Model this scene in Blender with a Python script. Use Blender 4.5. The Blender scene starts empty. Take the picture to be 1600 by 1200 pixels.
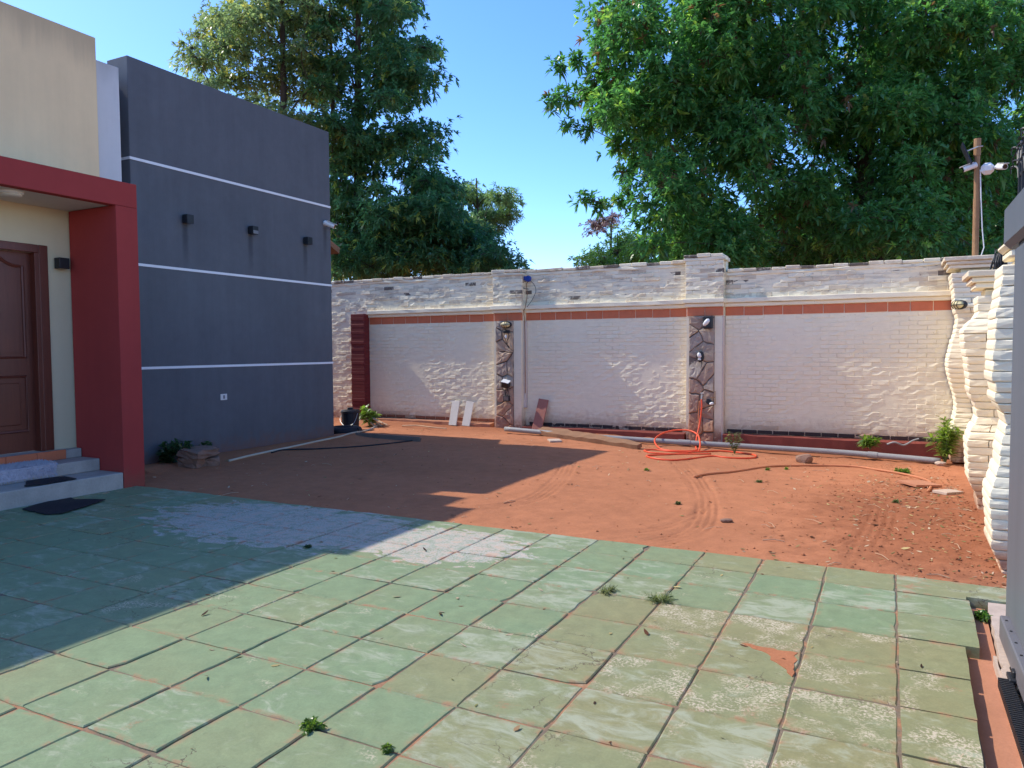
import bpy, math, random
import numpy as np
from mathutils import Vector, Matrix

# ------------------------------------------------------------------ camera, sky, sun, exposure
S = bpy.context.scene
COL = S.collection
cam_data = bpy.data.cameras.new('camera')
cam_data.sensor_width = 36.0
cam_data.lens = 1162.1 / 1600 * 36
cam_data.clip_start = 0.05
cam_data.clip_end = 2000
cam = bpy.data.objects.new('camera', cam_data)
COL.objects.link(cam)
yaw, pitch, roll = 0.470457, 0.0471214, -0.0060928
fw = Vector((-math.sin(yaw) * math.cos(pitch), math.cos(yaw) * math.cos(pitch), -math.sin(pitch)))
rr = Vector((math.cos(yaw), math.sin(yaw), 0))
uu = rr.cross(fw)
r2 = rr * math.cos(roll) + uu * math.sin(roll)
u2 = -rr * math.sin(roll) + uu * math.cos(roll)
m = Matrix((r2, u2, -fw)).transposed().to_4x4()
m.translation = (0, 0, 1.52)
cam.matrix_world = m
S.camera = cam

SUN_TO = Vector((-1.0, -0.090, 1.075)).normalized()
ELEV = math.asin(SUN_TO.z)
world = bpy.data.worlds.new('World')
S.world = world
world.use_nodes = True
wn = world.node_tree.nodes
wl = world.node_tree.links
bg = wn['Background']
sky = wn.new('ShaderNodeTexSky')
sky.sky_type = 'NISHITA'
sky.sun_disc = False
sky.sun_elevation = ELEV
sky.sun_rotation = math.atan2(SUN_TO.x, SUN_TO.y)
sky.air_density = 1.0
sky.altitude = 2800
sky.dust_density = 4.0
sky.ozone_density = 2.5
skysat = wn.new('ShaderNodeHueSaturation')
skysat.inputs['Hue'].default_value = 0.506
skysat.inputs['Saturation'].default_value = 1.24
wl.new(sky.outputs[0], skysat.inputs['Color'])
wl.new(skysat.outputs[0], bg.inputs[0])
bg.inputs[1].default_value = 0.15

sun_data = bpy.data.lights.new('sun', 'SUN')
sun_data.energy = 2.0
sun_data.angle = math.radians(0.5)
sun_data.color = (1.0, 0.93, 0.80)
sun = bpy.data.objects.new('sun', sun_data)
sun.rotation_euler = SUN_TO.to_track_quat('Z', 'Y').to_euler()
sun.location = (-10, 0, 20)
COL.objects.link(sun)

S.view_settings.view_transform = 'Standard'
S.view_settings.look = 'None'
S.view_settings.exposure = 1.34
S.view_settings.gamma = 1.0
S.view_settings.use_curve_mapping = False

RND = random.Random(7)
NR = np.random.default_rng(11)

# ------------------------------------------------------------------ helpers: materials
class NT:
    """tiny node helper"""
    def __init__(self, name):
        self.mat = bpy.data.materials.new(name)
        self.mat.use_nodes = True
        self.t = self.mat.node_tree
        self.n = self.t.nodes
        self.l = self.t.links
        self.b = self.n['Principled BSDF']
        self.geo = self.n.new('ShaderNodeNewGeometry')
        self.tc = self.n.new('ShaderNodeTexCoord')
        self.pos = self.geo.outputs['Position']
        self.loc = self.tc.outputs['Object']

    def put(self, sock, v):
        if isinstance(v, bpy.types.NodeSocket):
            self.l.new(v, sock)
        elif isinstance(v, (tuple, list)):
            sock.default_value = tuple(v) + ((1.0,) if len(v) == 3 and len(sock.default_value) == 4 else ())
        else:
            sock.default_value = v

    def math(self, op, a, b=0.0, c=None, clamp=False):
        x = self.n.new('ShaderNodeMath'); x.operation = op; x.use_clamp = clamp
        self.put(x.inputs[0], a); self.put(x.inputs[1], b)
        if c is not None: self.put(x.inputs[2], c)
        return x.outputs[0]

    def noise(self, scale, detail=4, rough=0.55, vec=None, dist=0.0, stretch=None, color=False):
        x = self.n.new('ShaderNodeTexNoise')
        x.inputs['Scale'].default_value = scale
        x.inputs['Detail'].default_value = detail
        x.inputs['Roughness'].default_value = rough
        x.inputs['Distortion'].default_value = dist
        v = vec or self.pos
        if stretch:
            mp = self.n.new('ShaderNodeMapping')
            mp.inputs['Scale'].default_value = stretch
            self.l.new(v, mp.inputs['Vector']); v = mp.outputs[0]
        self.l.new(v, x.inputs['Vector'])
        return x.outputs['Color' if color else 'Fac']

    def step(self, v, lo, hi):
        x = self.n.new('ShaderNodeMapRange'); x.interpolation_type = 'SMOOTHSTEP'
        self.put(x.inputs['Value'], v)
        self.put(x.inputs['From Min'], lo); self.put(x.inputs['From Max'], hi)
        return x.outputs['Result']

    def mix(self, f, a, b, mode='MIX'):
        x = self.n.new('ShaderNodeMix'); x.data_type = 'RGBA'; x.blend_type = mode
        self.put(x.inputs['Factor'], f)
        self.put(x.inputs['A'], a); self.put(x.inputs['B'], b)
        return x.outputs['Result']

    def scale(self, col, f):
        return self.mix(1.0, col, self.gray(f), 'MULTIPLY')

    def gray(self, f):
        x = self.n.new('ShaderNodeCombineXYZ')
        for i in range(3): self.put(x.inputs[i], f)
        return x.outputs[0]

    def xyz(self, v=None):
        x = self.n.new('ShaderNodeSeparateXYZ')
        self.l.new(v or self.pos, x.inputs[0])
        return x.outputs

    def bump(self, h, strength=0.3, dist=0.01, prev=None):
        x = self.n.new('ShaderNodeBump')
        x.inputs['Strength'].default_value = strength
        x.inputs['Distance'].default_value = dist
        self.l.new(h, x.inputs['Height'])
        if prev is not None: self.l.new(prev, x.inputs['Normal'])
        return x.outputs[0]

    def out(self, col, rough=0.8, normal=None, spec=0.3, metallic=0.0):
        self.put(self.b.inputs['Base Color'], col)
        self.put(self.b.inputs['Roughness'], rough)
        self.b.inputs['Specular IOR Level'].default_value = spec
        self.b.inputs['Metallic'].default_value = metallic
        if normal is not None: self.l.new(normal, self.b.inputs['Normal'])
        return self.mat


def basic(name, col, rough=0.75, var=0.18, scale=6.0, fine=70.0, bump=0.15, dist=0.003, spec=0.3, metallic=0.0, stretch=None, local=False):
    k = NT(name)
    v = k.loc if local else None
    n1 = k.noise(scale, 6, 0.6, v, stretch=stretch)
    n2 = k.noise(fine, 3, 0.6, v, stretch=stretch)
    f = k.math('ADD', k.math('MULTIPLY_ADD', n1, 2 * var, 1 - var), k.math('MULTIPLY_ADD', n2, var, -var / 2))
    c = k.scale(col, f)
    nm = k.bump(n2, bump, dist) if bump else None
    return k.out(c, rough, nm, spec, metallic)


def stucco(name, col, streak=0.12, var=0.1, bump=0.35, top_stain=None, rough=0.85, runs=()):
    """painted render: soft patches, vertical rain streaks, grain"""
    k = NT(name)
    n1 = k.noise(1.3, 6, 0.6)
    n2 = k.noise(9, 5, 0.65)
    st = k.noise(5, 6, 0.65, stretch=(1, 1, 0.06))
    gr = k.noise(170, 3, 0.7)
    pit = k.noise(45, 4, 0.6, stretch=(1, 1, 1.6))
    f = k.math('MULTIPLY_ADD', n1, 2 * var, 1 - var)
    f = k.math('ADD', f, k.math('MULTIPLY_ADD', n2, var, -var / 2))
    f = k.math('ADD', f, k.math('MULTIPLY_ADD', st, streak * 2, -streak))
    c = k.scale(col, f)
    z = k.xyz()[2]
    if top_stain:
        zt = k.math('ADD', z, k.math('MULTIPLY_ADD', st, 0.9, -0.45))
        c = k.mix(k.math('MULTIPLY', k.step(zt, top_stain - 0.45, top_stain + 0.05), 0.35), c, (0.1, 0.085, 0.075))
    # rust-dark runs that rain has left below fittings (y, z of the fitting)
    for (ry, rz) in runs:
        dy = k.math('ABSOLUTE', k.math('ADD', k.math('SUBTRACT', k.xyz()[1], ry), k.math('MULTIPLY_ADD', n2, 0.04, -0.02)))
        m1 = k.math('MULTIPLY', k.step(dy, 0.075, 0.01), k.math('MULTIPLY', k.step(z, rz - 0.75, rz - 0.06), k.step(z, rz, rz - 0.02)))
        c = k.mix(k.math('MULTIPLY', m1, k.math('MULTIPLY_ADD', st, 0.9, 0.05)), c, (0.03, 0.03, 0.035))
    # splashed soil at the foot
    zb = k.math('ADD', z, k.math('MULTIPLY_ADD', n2, 0.5, -0.25))
    c = k.mix(k.math('MULTIPLY', k.step(zb, 0.28, -0.05), 0.5), c, (0.24, 0.1, 0.06))
    nm = k.bump(pit, bump * 0.6, 0.004)
    nm = k.bump(gr, bump, 0.002, nm)
    return k.out(c, rough, nm, 0.25)


MT = {}
MT['blue'] = stucco('slate_blue_render', (0.122, 0.127, 0.138), streak=0.16, var=0.2, bump=0.6, runs=((7.27, 3.29), (8.46, 3.30), (9.66, 3.29), (10.16, 3.66)))
MT['cream'] = stucco('cream_render', (0.86, 0.62, 0.35), streak=0.1, var=0.08, top_stain=5.2)
MT['doorwall'] = stucco('porch_cream_render', (0.66, 0.55, 0.36), streak=0.04, var=0.06)
MT['whitewall'] = stucco('white_render', (0.66, 0.64, 0.62), streak=0.1, var=0.08, top_stain=5.2)
MT['red'] = stucco('oxide_red_render', (0.36, 0.048, 0.042), streak=0.08, var=0.12)
MT['ceiling'] = basic('porch_ceiling_paint', (0.66, 0.60, 0.50), 0.8, 0.06)
MT['stripe'] = basic('white_stripe_paint', (0.82, 0.82, 0.82), 0.6, 0.05)
MT['concrete'] = basic('step_concrete', (0.42, 0.38, 0.33), 0.9, 0.3, 5, 60, 0.4, 0.004)
MT['terracotta'] = basic('terracotta_tile', (0.58, 0.165, 0.075), 0.6, 0.2, 7, 80, 0.2, 0.002)
MT['black'] = basic('black_metal', (0.018, 0.019, 0.022), 0.45, 0.2, 20, 100, 0.05, spec=0.4)
MT['blackrubber'] = basic('black_rubber', (0.014, 0.016, 0.022), 0.7, 0.25, 20, 160, 0.4, 0.003)
MT['whiteplastic'] = basic('white_plastic', (0.74, 0.73, 0.70), 0.4, 0.05, 20, 100, 0.02)
MT['greyplastic'] = basic('grey_plastic', (0.2, 0.2, 0.21), 0.5, 0.1)
MT['glass'] = basic('dark_lens', (0.01, 0.01, 0.012), 0.08, 0.0, bump=0, spec=0.6)
MT['yellowglass'] = basic('yellowed_lamp_glass', (0.62, 0.52, 0.26), 0.35, 0.15, 30, 90, 0.1, spec=0.5)
MT['bluepl'] = basic('blue_plastic', (0.02, 0.06, 0.30), 0.4, 0.15)
MT['rust'] = basic('rusty_pipe', (0.30, 0.165, 0.08), 0.75, 0.35, 9, 90, 0.3, 0.003)
MT['steel'] = basic('galvanised_steel', (0.42, 0.42, 0.42), 0.4, 0.15, spec=0.5, metallic=0.6)
MT['pvc'] = basic('grey_pvc', (0.27, 0.265, 0.26), 0.5, 0.22, 5, 60, 0.1)
MT['hosewhite'] = basic('cream_hose', (0.52, 0.47, 0.36), 0.55, 0.12)
MT['hoseorange'] = basic('orange_hose', (0.75, 0.095, 0.035), 0.45, 0.12)
MT['hosebrown'] = basic('dusty_orange_hose', (0.50, 0.19, 0.09), 0.7, 0.25)
MT['barrel'] = basic('dark_plastic', (0.015, 0.017, 0.024), 0.5, 0.2)
MT['plankwhite'] = basic('white_board', (0.60, 0.56, 0.50), 0.7, 0.15, 8, 90, 0.15, 0.002)
MT['plankpink'] = basic('pink_board', (0.36, 0.145, 0.105), 0.75, 0.15, 8, 90, 0.15, 0.002)
MT['wood'] = basic('weathered_wood', (0.25, 0.13, 0.07), 0.85, 0.4, 4, 50, 0.5, 0.006, stretch=(0.3, 3, 3))
MT['stick'] = basic('dry_stick', (0.5, 0.32, 0.2), 0.85, 0.25)
MT['rug'] = basic('lilac_rug_yarn', (0.45, 0.42, 0.46), 0.95, 0.3, 25, 140, 0.3, 0.004)
MT['stem'] = basic('green_stem', (0.12, 0.16, 0.05), 0.7, 0.2)
MT['bark'] = basic('tree_bark', (0.075, 0.055, 0.04), 0.95, 0.4, 4, 25, 0.8, 0.03, stretch=(1, 1, 0.25))
MT['barkpale'] = basic('pale_bark', (0.085, 0.07, 0.05), 0.95, 0.4, 4, 25, 0.8, 0.03, stretch=(1, 1, 0.3))


def mat_tile():
    k = NT('green_paving_paint')
    oi = k.n.new('ShaderNodeObjectInfo')
    sep = k.n.new('ShaderNodeSeparateColor')
    k.l.new(oi.outputs['Color'], sep.inputs[0])
    R, G, B = sep.outputs
    P = k.xyz(); L = k.xyz(k.loc)
    nA = k.noise(2.2, 6, 0.6)
    nB = k.noise(11, 7, 0.65, dist=0.6)
    nC = k.noise(75, 4, 0.7, dist=0.3)
    nD = k.noise(5.5, 8, 0.7, dist=0.8, stretch=(0.8, 1.6, 1))
    ol = k.math('ADD', R, k.math('MULTIPLY_ADD', nA, 0.9, -0.45), clamp=True)
    c = k.mix(ol, (0.195, 0.260, 0.140), (0.250, 0.235, 0.115))
    f = k.math('ADD', k.math('MULTIPLY_ADD', nB, 0.65, 0.675), k.math('MULTIPLY_ADD', nC, 0.42, -0.21))
    c = k.scale(c, f)
    # thin milky wash where the paint has faded (per tile amount)
    w = k.step(k.math('ADD', nD, k.math('MULTIPLY_ADD', G, 0.55, -0.28)), 0.46, 0.66)
    c = k.mix(k.math('MULTIPLY', w, 0.7), c, (0.385, 0.405, 0.295))
    # flaked specks of bare concrete
    s1 = k.step(k.math('ADD', nC, k.math('MULTIPLY_ADD', nB, 0.35, -0.175)), 0.47, 0.58)
    nP = k.noise(3.6, 5, 0.6, dist=0.7)
    s2 = k.step(k.math('ADD', nP, k.math('MULTIPLY_ADD', B, 0.30, -0.24)), 0.46, 0.62)
    c = k.mix(k.math('MULTIPLY', k.math('MULTIPLY', s1, s2), 0.9), c, (0.55, 0.47, 0.35))
    # the big patch by the house where the paint has peeled to grey-white
    def blob(cx, cy, rx, ry, amp):
        dx = k.math('DIVIDE', k.math('SUBTRACT', P[0], cx), rx)
        dy = k.math('DIVIDE', k.math('SUBTRACT', P[1], cy), ry)
        d = k.math('SQRT', k.math('ADD', k.math('MULTIPLY', dx, dx), k.math('MULTIPLY', dy, dy)))
        return k.step(k.math('SUBTRACT', k.math('MULTIPLY_ADD', nD, amp, 1.0 - amp / 2), d), 0.02, 0.10)
    pw = k.math('MAXIMUM', blob(-4.75, 4.85, 1.45, 0.72, 1.7), blob(-3.15, 4.85, 0.75, 0.5, 2.2))
    pw = k.math('MULTIPLY', pw, k.math('MULTIPLY_ADD', k.step(k.math('ADD', nC, k.math('MULTIPLY', nB, 1.0)), 0.85, 1.12), 0.75, 0.25))
    c = k.mix(k.math('MULTIPLY', pw, 0.9), c, k.mix(k.step(nB, 0.42, 0.66), (0.52, 0.48, 0.45), (0.52, 0.38, 0.29)))
    # red soil along the joints and in patches
    e = k.math('MAXIMUM', k.math('ABSOLUTE', L[0]), k.math('ABSOLUTE', L[1]))
    ed = k.math('MULTIPLY', k.step(e, 0.165, 0.205), k.step(nB, 0.46, 0.68))
    pt = k.step(k.math('ADD', k.noise(3.1, 7, 0.65, dist=0.5), k.math('MULTIPLY', B, 0.05)), 0.65, 0.74)
    pt = k.math('MULTIPLY', pt, k.step(nC, 0.4, 0.6))
    dirt = k.math('MAXIMUM', k.math('MULTIPLY', ed, 0.8), k.math('MULTIPLY', pt, 0.6))
    c = k.mix(dirt, c, (0.36, 0.17, 0.095))
    # hairline cracks on some tiles
    v = k.n.new('ShaderNodeTexVoronoi'); v.feature = 'DISTANCE_TO_EDGE'; v.inputs['Scale'].default_value = 4.2
    mx = k.n.new('ShaderNodeVectorMath'); mx.operation = 'ADD'
    nv = k.noise(7, 4, 0.6, color=True)
    sc = k.n.new('ShaderNodeVectorMath'); sc.operation = 'SCALE'; sc.inputs['Scale'].default_value = 0.25
    k.l.new(nv, sc.inputs[0]); k.l.new(k.pos, mx.inputs[0]); k.l.new(sc.outputs[0], mx.inputs[1])
    k.l.new(mx.outputs[0], v.inputs['Vector'])
    crk = k.math('MULTIPLY', k.step(v.outputs['Distance'], 0.012, 0.004), k.step(k.noise(1.1, 2), 0.55, 0.62))
    c = k.mix(k.math('MULTIPLY', crk, 0.75), c, (0.09, 0.06, 0.045))
    nm = k.bump(nC, 0.35, 0.003)
    nm = k.bump(nB, 0.25, 0.006, nm)
    nm = k.bump(k.math('SUBTRACT', 1.0, crk), 0.5, 0.004, nm)
    return k.out(c, k.math('MULTIPLY_ADD', nB, 0.3, 0.55), nm, 0.25)


def mat_soil():
    k = NT('red_soil')
    P = k.xyz()
    n1 = k.noise(0.7, 6, 0.6)
    n2 = k.noise(6, 7, 0.65)
    n3 = k.noise(60, 5, 0.7)
    n4 = k.noise(230, 3, 0.7)
    f = k.math('ADD', k.math('MULTIPLY_ADD', n1, 0.5, 0.75), k.math('MULTIPLY_ADD', n2, 0.5, -0.25))
    f = k.math('ADD', f, k.math('MULTIPLY_ADD', n3, 0.5, -0.25))
    c = k.scale((0.41, 0.166, 0.083), f)
    # darker, damper earth towards the right-hand wall
    dx = k.math('MULTIPLY', k.math('SUBTRACT', P[0], 0.35), 0.85)
    dy = k.math('MULTIPLY', k.math('SUBTRACT', P[1], 7.6), 0.38)
    d = k.math('SQRT', k.math('ADD', k.math('MULTIPLY', dx, dx), k.math('MULTIPLY', dy, dy)))
    damp = k.step(k.math('ADD', d, k.math('MULTIPLY_ADD', n2, 0.9, -0.45)), 1.25, 0.35)
    wallband = k.step(k.math('ADD', P[1], k.math('MULTIPLY_ADD', n2, 1.2, -0.6)), 11.6, 12.6)
    damp = k.math('MAXIMUM', damp, k.math('MULTIPLY', wallband, 0.75))
    c = k.mix(k.math('MULTIPLY', damp, 0.75), c, k.scale((0.245, 0.088, 0.044), f))
    # pale dry dust
    c = k.mix(k.math('MULTIPLY', k.step(k.noise(1.6, 6, 0.65, dist=0.4), 0.56, 0.75), 0.35), c, (0.52, 0.22, 0.115))
    # crumbs of dark and pale matter
    c = k.mix(k.math('MULTIPLY', k.step(n4, 0.66, 0.72), 0.5), c, (0.13, 0.05, 0.03))
    c = k.mix(k.math('MULTIPLY', k.step(n4, 0.33, 0.27), 0.45), c, (0.55, 0.33, 0.2))
    nm = k.bump(n3, 0.45, 0.012)
    nm = k.bump(n4, 0.4, 0.004, nm)
    return k.out(c, 0.95, nm, 0.1)


def mat_paintbrick(name='whitewashed_brick', worn=0.0):
    k = NT(name)
    oi = k.n.new('ShaderNodeObjectInfo')
    P = k.xyz()
    n1 = k.noise(1.1, 5, 0.6)
    n2 = k.noise(9, 7, 0.68)
    n3 = k.noise(55, 4, 0.7)
    nx = k.noise(6, 6, 0.65, stretch=(0.35, 1, 3.2))
    f = k.math('ADD', k.math('MULTIPLY_ADD', n1, 0.16, 0.92), k.math('MULTIPLY_ADD', n2, 0.18, -0.09))
    c = k.mix(n1, (0.87, 0.785, 0.575), (0.87, 0.76, 0.555))
    c = k.scale(c, f)
    if worn:
        c = k.mix(k.math('MULTIPLY', k.step(n2, 0.32, 0.52), worn), c, (0.52, 0.39, 0.265) if worn < 0.9 else (0.10, 0.075, 0.06))
    # grime lying in the upper courses
    up = k.step(P[2], 2.25, 2.5)
    g = k.math('MULTIPLY', k.step(nx, 0.47, 0.62), k.math('MULTIPLY_ADD', up, 0.34, 0.05))
    c = k.mix(g, c, (0.27, 0.235, 0.205))
    # black mould and flaked spots
    b = k.math('MULTIPLY', k.step(k.noise(4.3, 6, 0.7, stretch=(0.45, 1, 3.6)), 0.60, 0.66), k.step(n2, 0.44, 0.54))
    c = k.mix(k.math('MULTIPLY', b, k.math('MULTIPLY_ADD', up, 0.75, 0.1)), c, (0.07, 0.055, 0.05))
    sp = k.math('MULTIPLY', k.step(n3, 0.63, 0.68), k.step(k.noise(1.9, 4, 0.6), 0.54, 0.66))
    c = k.mix(k.math('MULTIPLY', sp, 0.8), c, (0.16, 0.10, 0.08))
    # paint lost and soil splashed near the ground
    zb = k.math('ADD', P[2], k.math('MULTIPLY_ADD', n2, 0.42, -0.21))
    soil = k.step(zb, 0.42, -0.02)
    c = k.mix(k.math('MULTIPLY', soil, 0.55), c, (0.40, 0.19, 0.10))
    bare = k.math('MULTIPLY', k.step(zb, 0.22, 0.02), k.step(n2, 0.42, 0.56))
    c = k.mix(k.math('MULTIPLY', bare, 0.8), c, (0.27, 0.095, 0.05))
    nm = k.bump(n2, 0.3, 0.0018)
    nm = k.bump(n3, 0.4, 0.0035, nm)
    return k.out(c, 0.85, nm, 0.2)


def mat_stone():
    k = NT('flagstone')
    oi = k.n.new('ShaderNodeObjectInfo')
    n1 = k.noise(6, 6, 0.65); n2 = k.noise(35, 6, 0.7)
    cr = k.n.new('ShaderNodeValToRGB')
    k.l.new(oi.outputs['Random'], cr.inputs[0])
    els = cr.color_ramp.elements
    els[0].position = 0; els[0].color = (0.32, 0.25, 0.19, 1)
    els[1].position = 1; els[1].color = (0.40, 0.33, 0.25, 1)
    for p, cc in ((0.35, (0.38, 0.24, 0.165, 1)), (0.6, (0.30, 0.26, 0.22, 1)), (0.8, (0.42, 0.29, 0.19, 1))):
        e = els.new(p); e.color = cc
    f = k.math('ADD', k.math('MULTIPLY_ADD', n1, 0.7, 0.85), k.math('MULTIPLY_ADD', n2, 0.5, -0.25))
    c = k.scale(cr.outputs[0], f)
    zb = k.math('ADD', k.xyz()[2], k.math('MULTIPLY_ADD', n1, 0.7, -0.35))
    c = k.mix(k.math('MULTIPLY', k.step(zb, 0.8, 0.05), 0.7), c, (0.36, 0.15, 0.085))
    nm = k.bump(n1, 0.35, 0.012); nm = k.bump(n2, 0.5, 0.006, nm)
    return k.out(c, 0.95, nm, 0.08)


def mat_leaf(name, back=0.5, rough=0.34, spec=0.6):
    """leaf colour comes from each leaf's own tint"""
    k = NT(name)
    at = k.n.new('ShaderNodeAttribute'); at.attribute_name = 'tint'
    k.put(k.b.inputs['Base Color'], at.outputs['Color'])
    k.b.inputs['Roughness'].default_value = rough
    k.b.inputs['Specular IOR Level'].default_value = spec
    tr = k.n.new('ShaderNodeBsdfTranslucent')
    hs = k.n.new('ShaderNodeHueSaturation')
    hs.inputs['Hue'].default_value = 0.497; hs.inputs['Saturation'].default_value = 1.15; hs.inputs['Value'].default_value = 1.9
    k.l.new(at.outputs['Color'], hs.inputs['Color'])
    k.l.new(hs.outputs[0], tr.inputs['Color'])
    mx = k.n.new('ShaderNodeMixShader'); mx.inputs[0].default_value = back
    k.l.new(k.b.outputs[0], mx.inputs[1]); k.l.new(tr.outputs[0], mx.inputs[2])
    k.l.new(mx.outputs[0], k.n['Material Output'].inputs['Surface'])
    return k.mat


def mat_wooddoor():
    k = NT('varnished_door_wood')
    g = k.noise(5, 8, 0.7, stretch=(6, 6, 0.35), dist=1.2)
    n = k.noise(2.5, 4, 0.6)
    c = k.mix(g, (0.075, 0.016, 0.010), (0.19, 0.046, 0.026))
    c = k.scale(c, k.math('MULTIPLY_ADD', n, 0.6, 0.7))
    nm = k.bump(g, 0.15, 0.002)
    return k.out(c, 0.4, nm, 0.4)


def mat_gate():
    k = NT('grey_gate_paint')
    n1 = k.noise(2.2, 6, 0.6, stretch=(1, 1, 0.3)); n2 = k.noise(40, 4, 0.6); n3 = k.noise(5, 5, 0.6, stretch=(1, 1, 0.05))
    f = k.math('ADD', k.math('MULTIPLY_ADD', n1, 0.35, 0.82), k.math('MULTIPLY_ADD', n3, 0.3, -0.15))
    c = k.scale((0.115, 0.13, 0.155), f)
    z = k.math('ADD', k.xyz()[2], k.math('MULTIPLY_ADD', n1, 0.2, -0.1))
    c = k.mix(k.math('MULTIPLY', k.step(z, 0.25, -0.02), 0.35), c, (0.25, 0.16, 0.12))
    nm = k.bump(n1, 0.2, 0.02); nm = k.bump(n2, 0.08, 0.002, nm)
    return k.out(c, 0.5, nm, 0.4)


MT['tile'] = mat_tile()
MT['soil'] = mat_soil()
MT['brick'] = mat_paintbrick()
MT['brickworn'] = mat_paintbrick('worn_whitewashed_brick', 0.55)
MT['brickdark'] = mat_paintbrick('mouldy_brick', 0.95)
MT['stone'] = mat_stone()
MT['leaf'] = mat_leaf('foliage_leaf')
MT['leafdry'] = mat_leaf('dry_leaf', 0.15, 0.8, 0.1)
MT['door'] = mat_wooddoor()
MT['gate'] = mat_gate()
kk = NT('joint_soil')
q1 = kk.noise(3.5, 6, 0.65); q2 = kk.noise(90, 4, 0.7)
cc = kk.mix(kk.step(q1, 0.36, 0.54), (0.36, 0.18, 0.10), (0.19, 0.145, 0.105))
cc = kk.mix(kk.math('MULTIPLY', kk.step(q1, 0.40, 0.30), 0.8), cc, (0.36, 0.33, 0.22))
MT['base'] = kk.out(kk.scale(cc, kk.math('MULTIPLY_ADD', q2, 0.8, 0.6)), 0.95, kk.bump(q2, 0.6, 0.005), 0.1)
MT['kerb'] = basic('red_kerb_paint', (0.20, 0.045, 0.032), 0.75, 0.3, 4, 60, 0.3, 0.004)
MT['plaster'] = basic('cream_plaster', (0.62, 0.54, 0.47), 0.85, 0.15, 4, 60, 0.3, 0.004)
MT['channel'] = basic('terracotta_concrete', (0.42, 0.185, 0.105), 0.9, 0.25, 5, 70, 0.4, 0.004)
MT['palekerb'] = basic('broken_pale_concrete', (0.48, 0.37, 0.29), 0.9, 0.3, 8, 70, 0.5, 0.006)
MT['mortarstone'] = basic('stone_mortar', (0.17, 0.14, 0.12), 0.95, 0.3, 12, 80, 0.5, 0.006)
MT['redpost'] = basic('red_post_paint', (0.15, 0.022, 0.022), 0.75, 0.25, 4, 50, 0.3, 0.005)
MT['barebrick'] = basic('bare_brick', (0.27, 0.10, 0.055), 0.9, 0.3, 9, 70, 0.5, 0.005)
MT['footdark'] = basic('recess_dark_brick', (0.055, 0.035, 0.032), 0.9, 0.35, 6, 60, 0.5, 0.005)  # near-black colour stands in for the dark recess above the kerb
MT['rooftile'] = basic('clay_roof_tile', (0.36, 0.15, 0.08), 0.85, 0.3, 6, 60, 0.4, 0.005)
MT['rubble'] = basic('rubble_stone', (0.26, 0.155, 0.11), 0.95, 0.4, 7, 50, 0.8, 0.012)

# ------------------------------------------------------------------ helpers: objects and meshes
def link(o, parent=None):
    COL.objects.link(o)
    if parent is not None: o.parent = parent
    return o


def tag(o, label=None, cat=None, group=None, kind=None):
    if label: o['label'] = label
    if cat: o['category'] = cat
    if group: o['group'] = group
    if kind: o['kind'] = kind
    return o


def thing(name, label, cat, loc=(0, 0, 0), rz=0.0, group=None):
    o = bpy.data.objects.new(name, None)
    o.empty_display_size = 0.1
    o.location = loc; o.rotation_euler = (0, 0, rz)
    return tag(link(o), label, cat, group)


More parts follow.
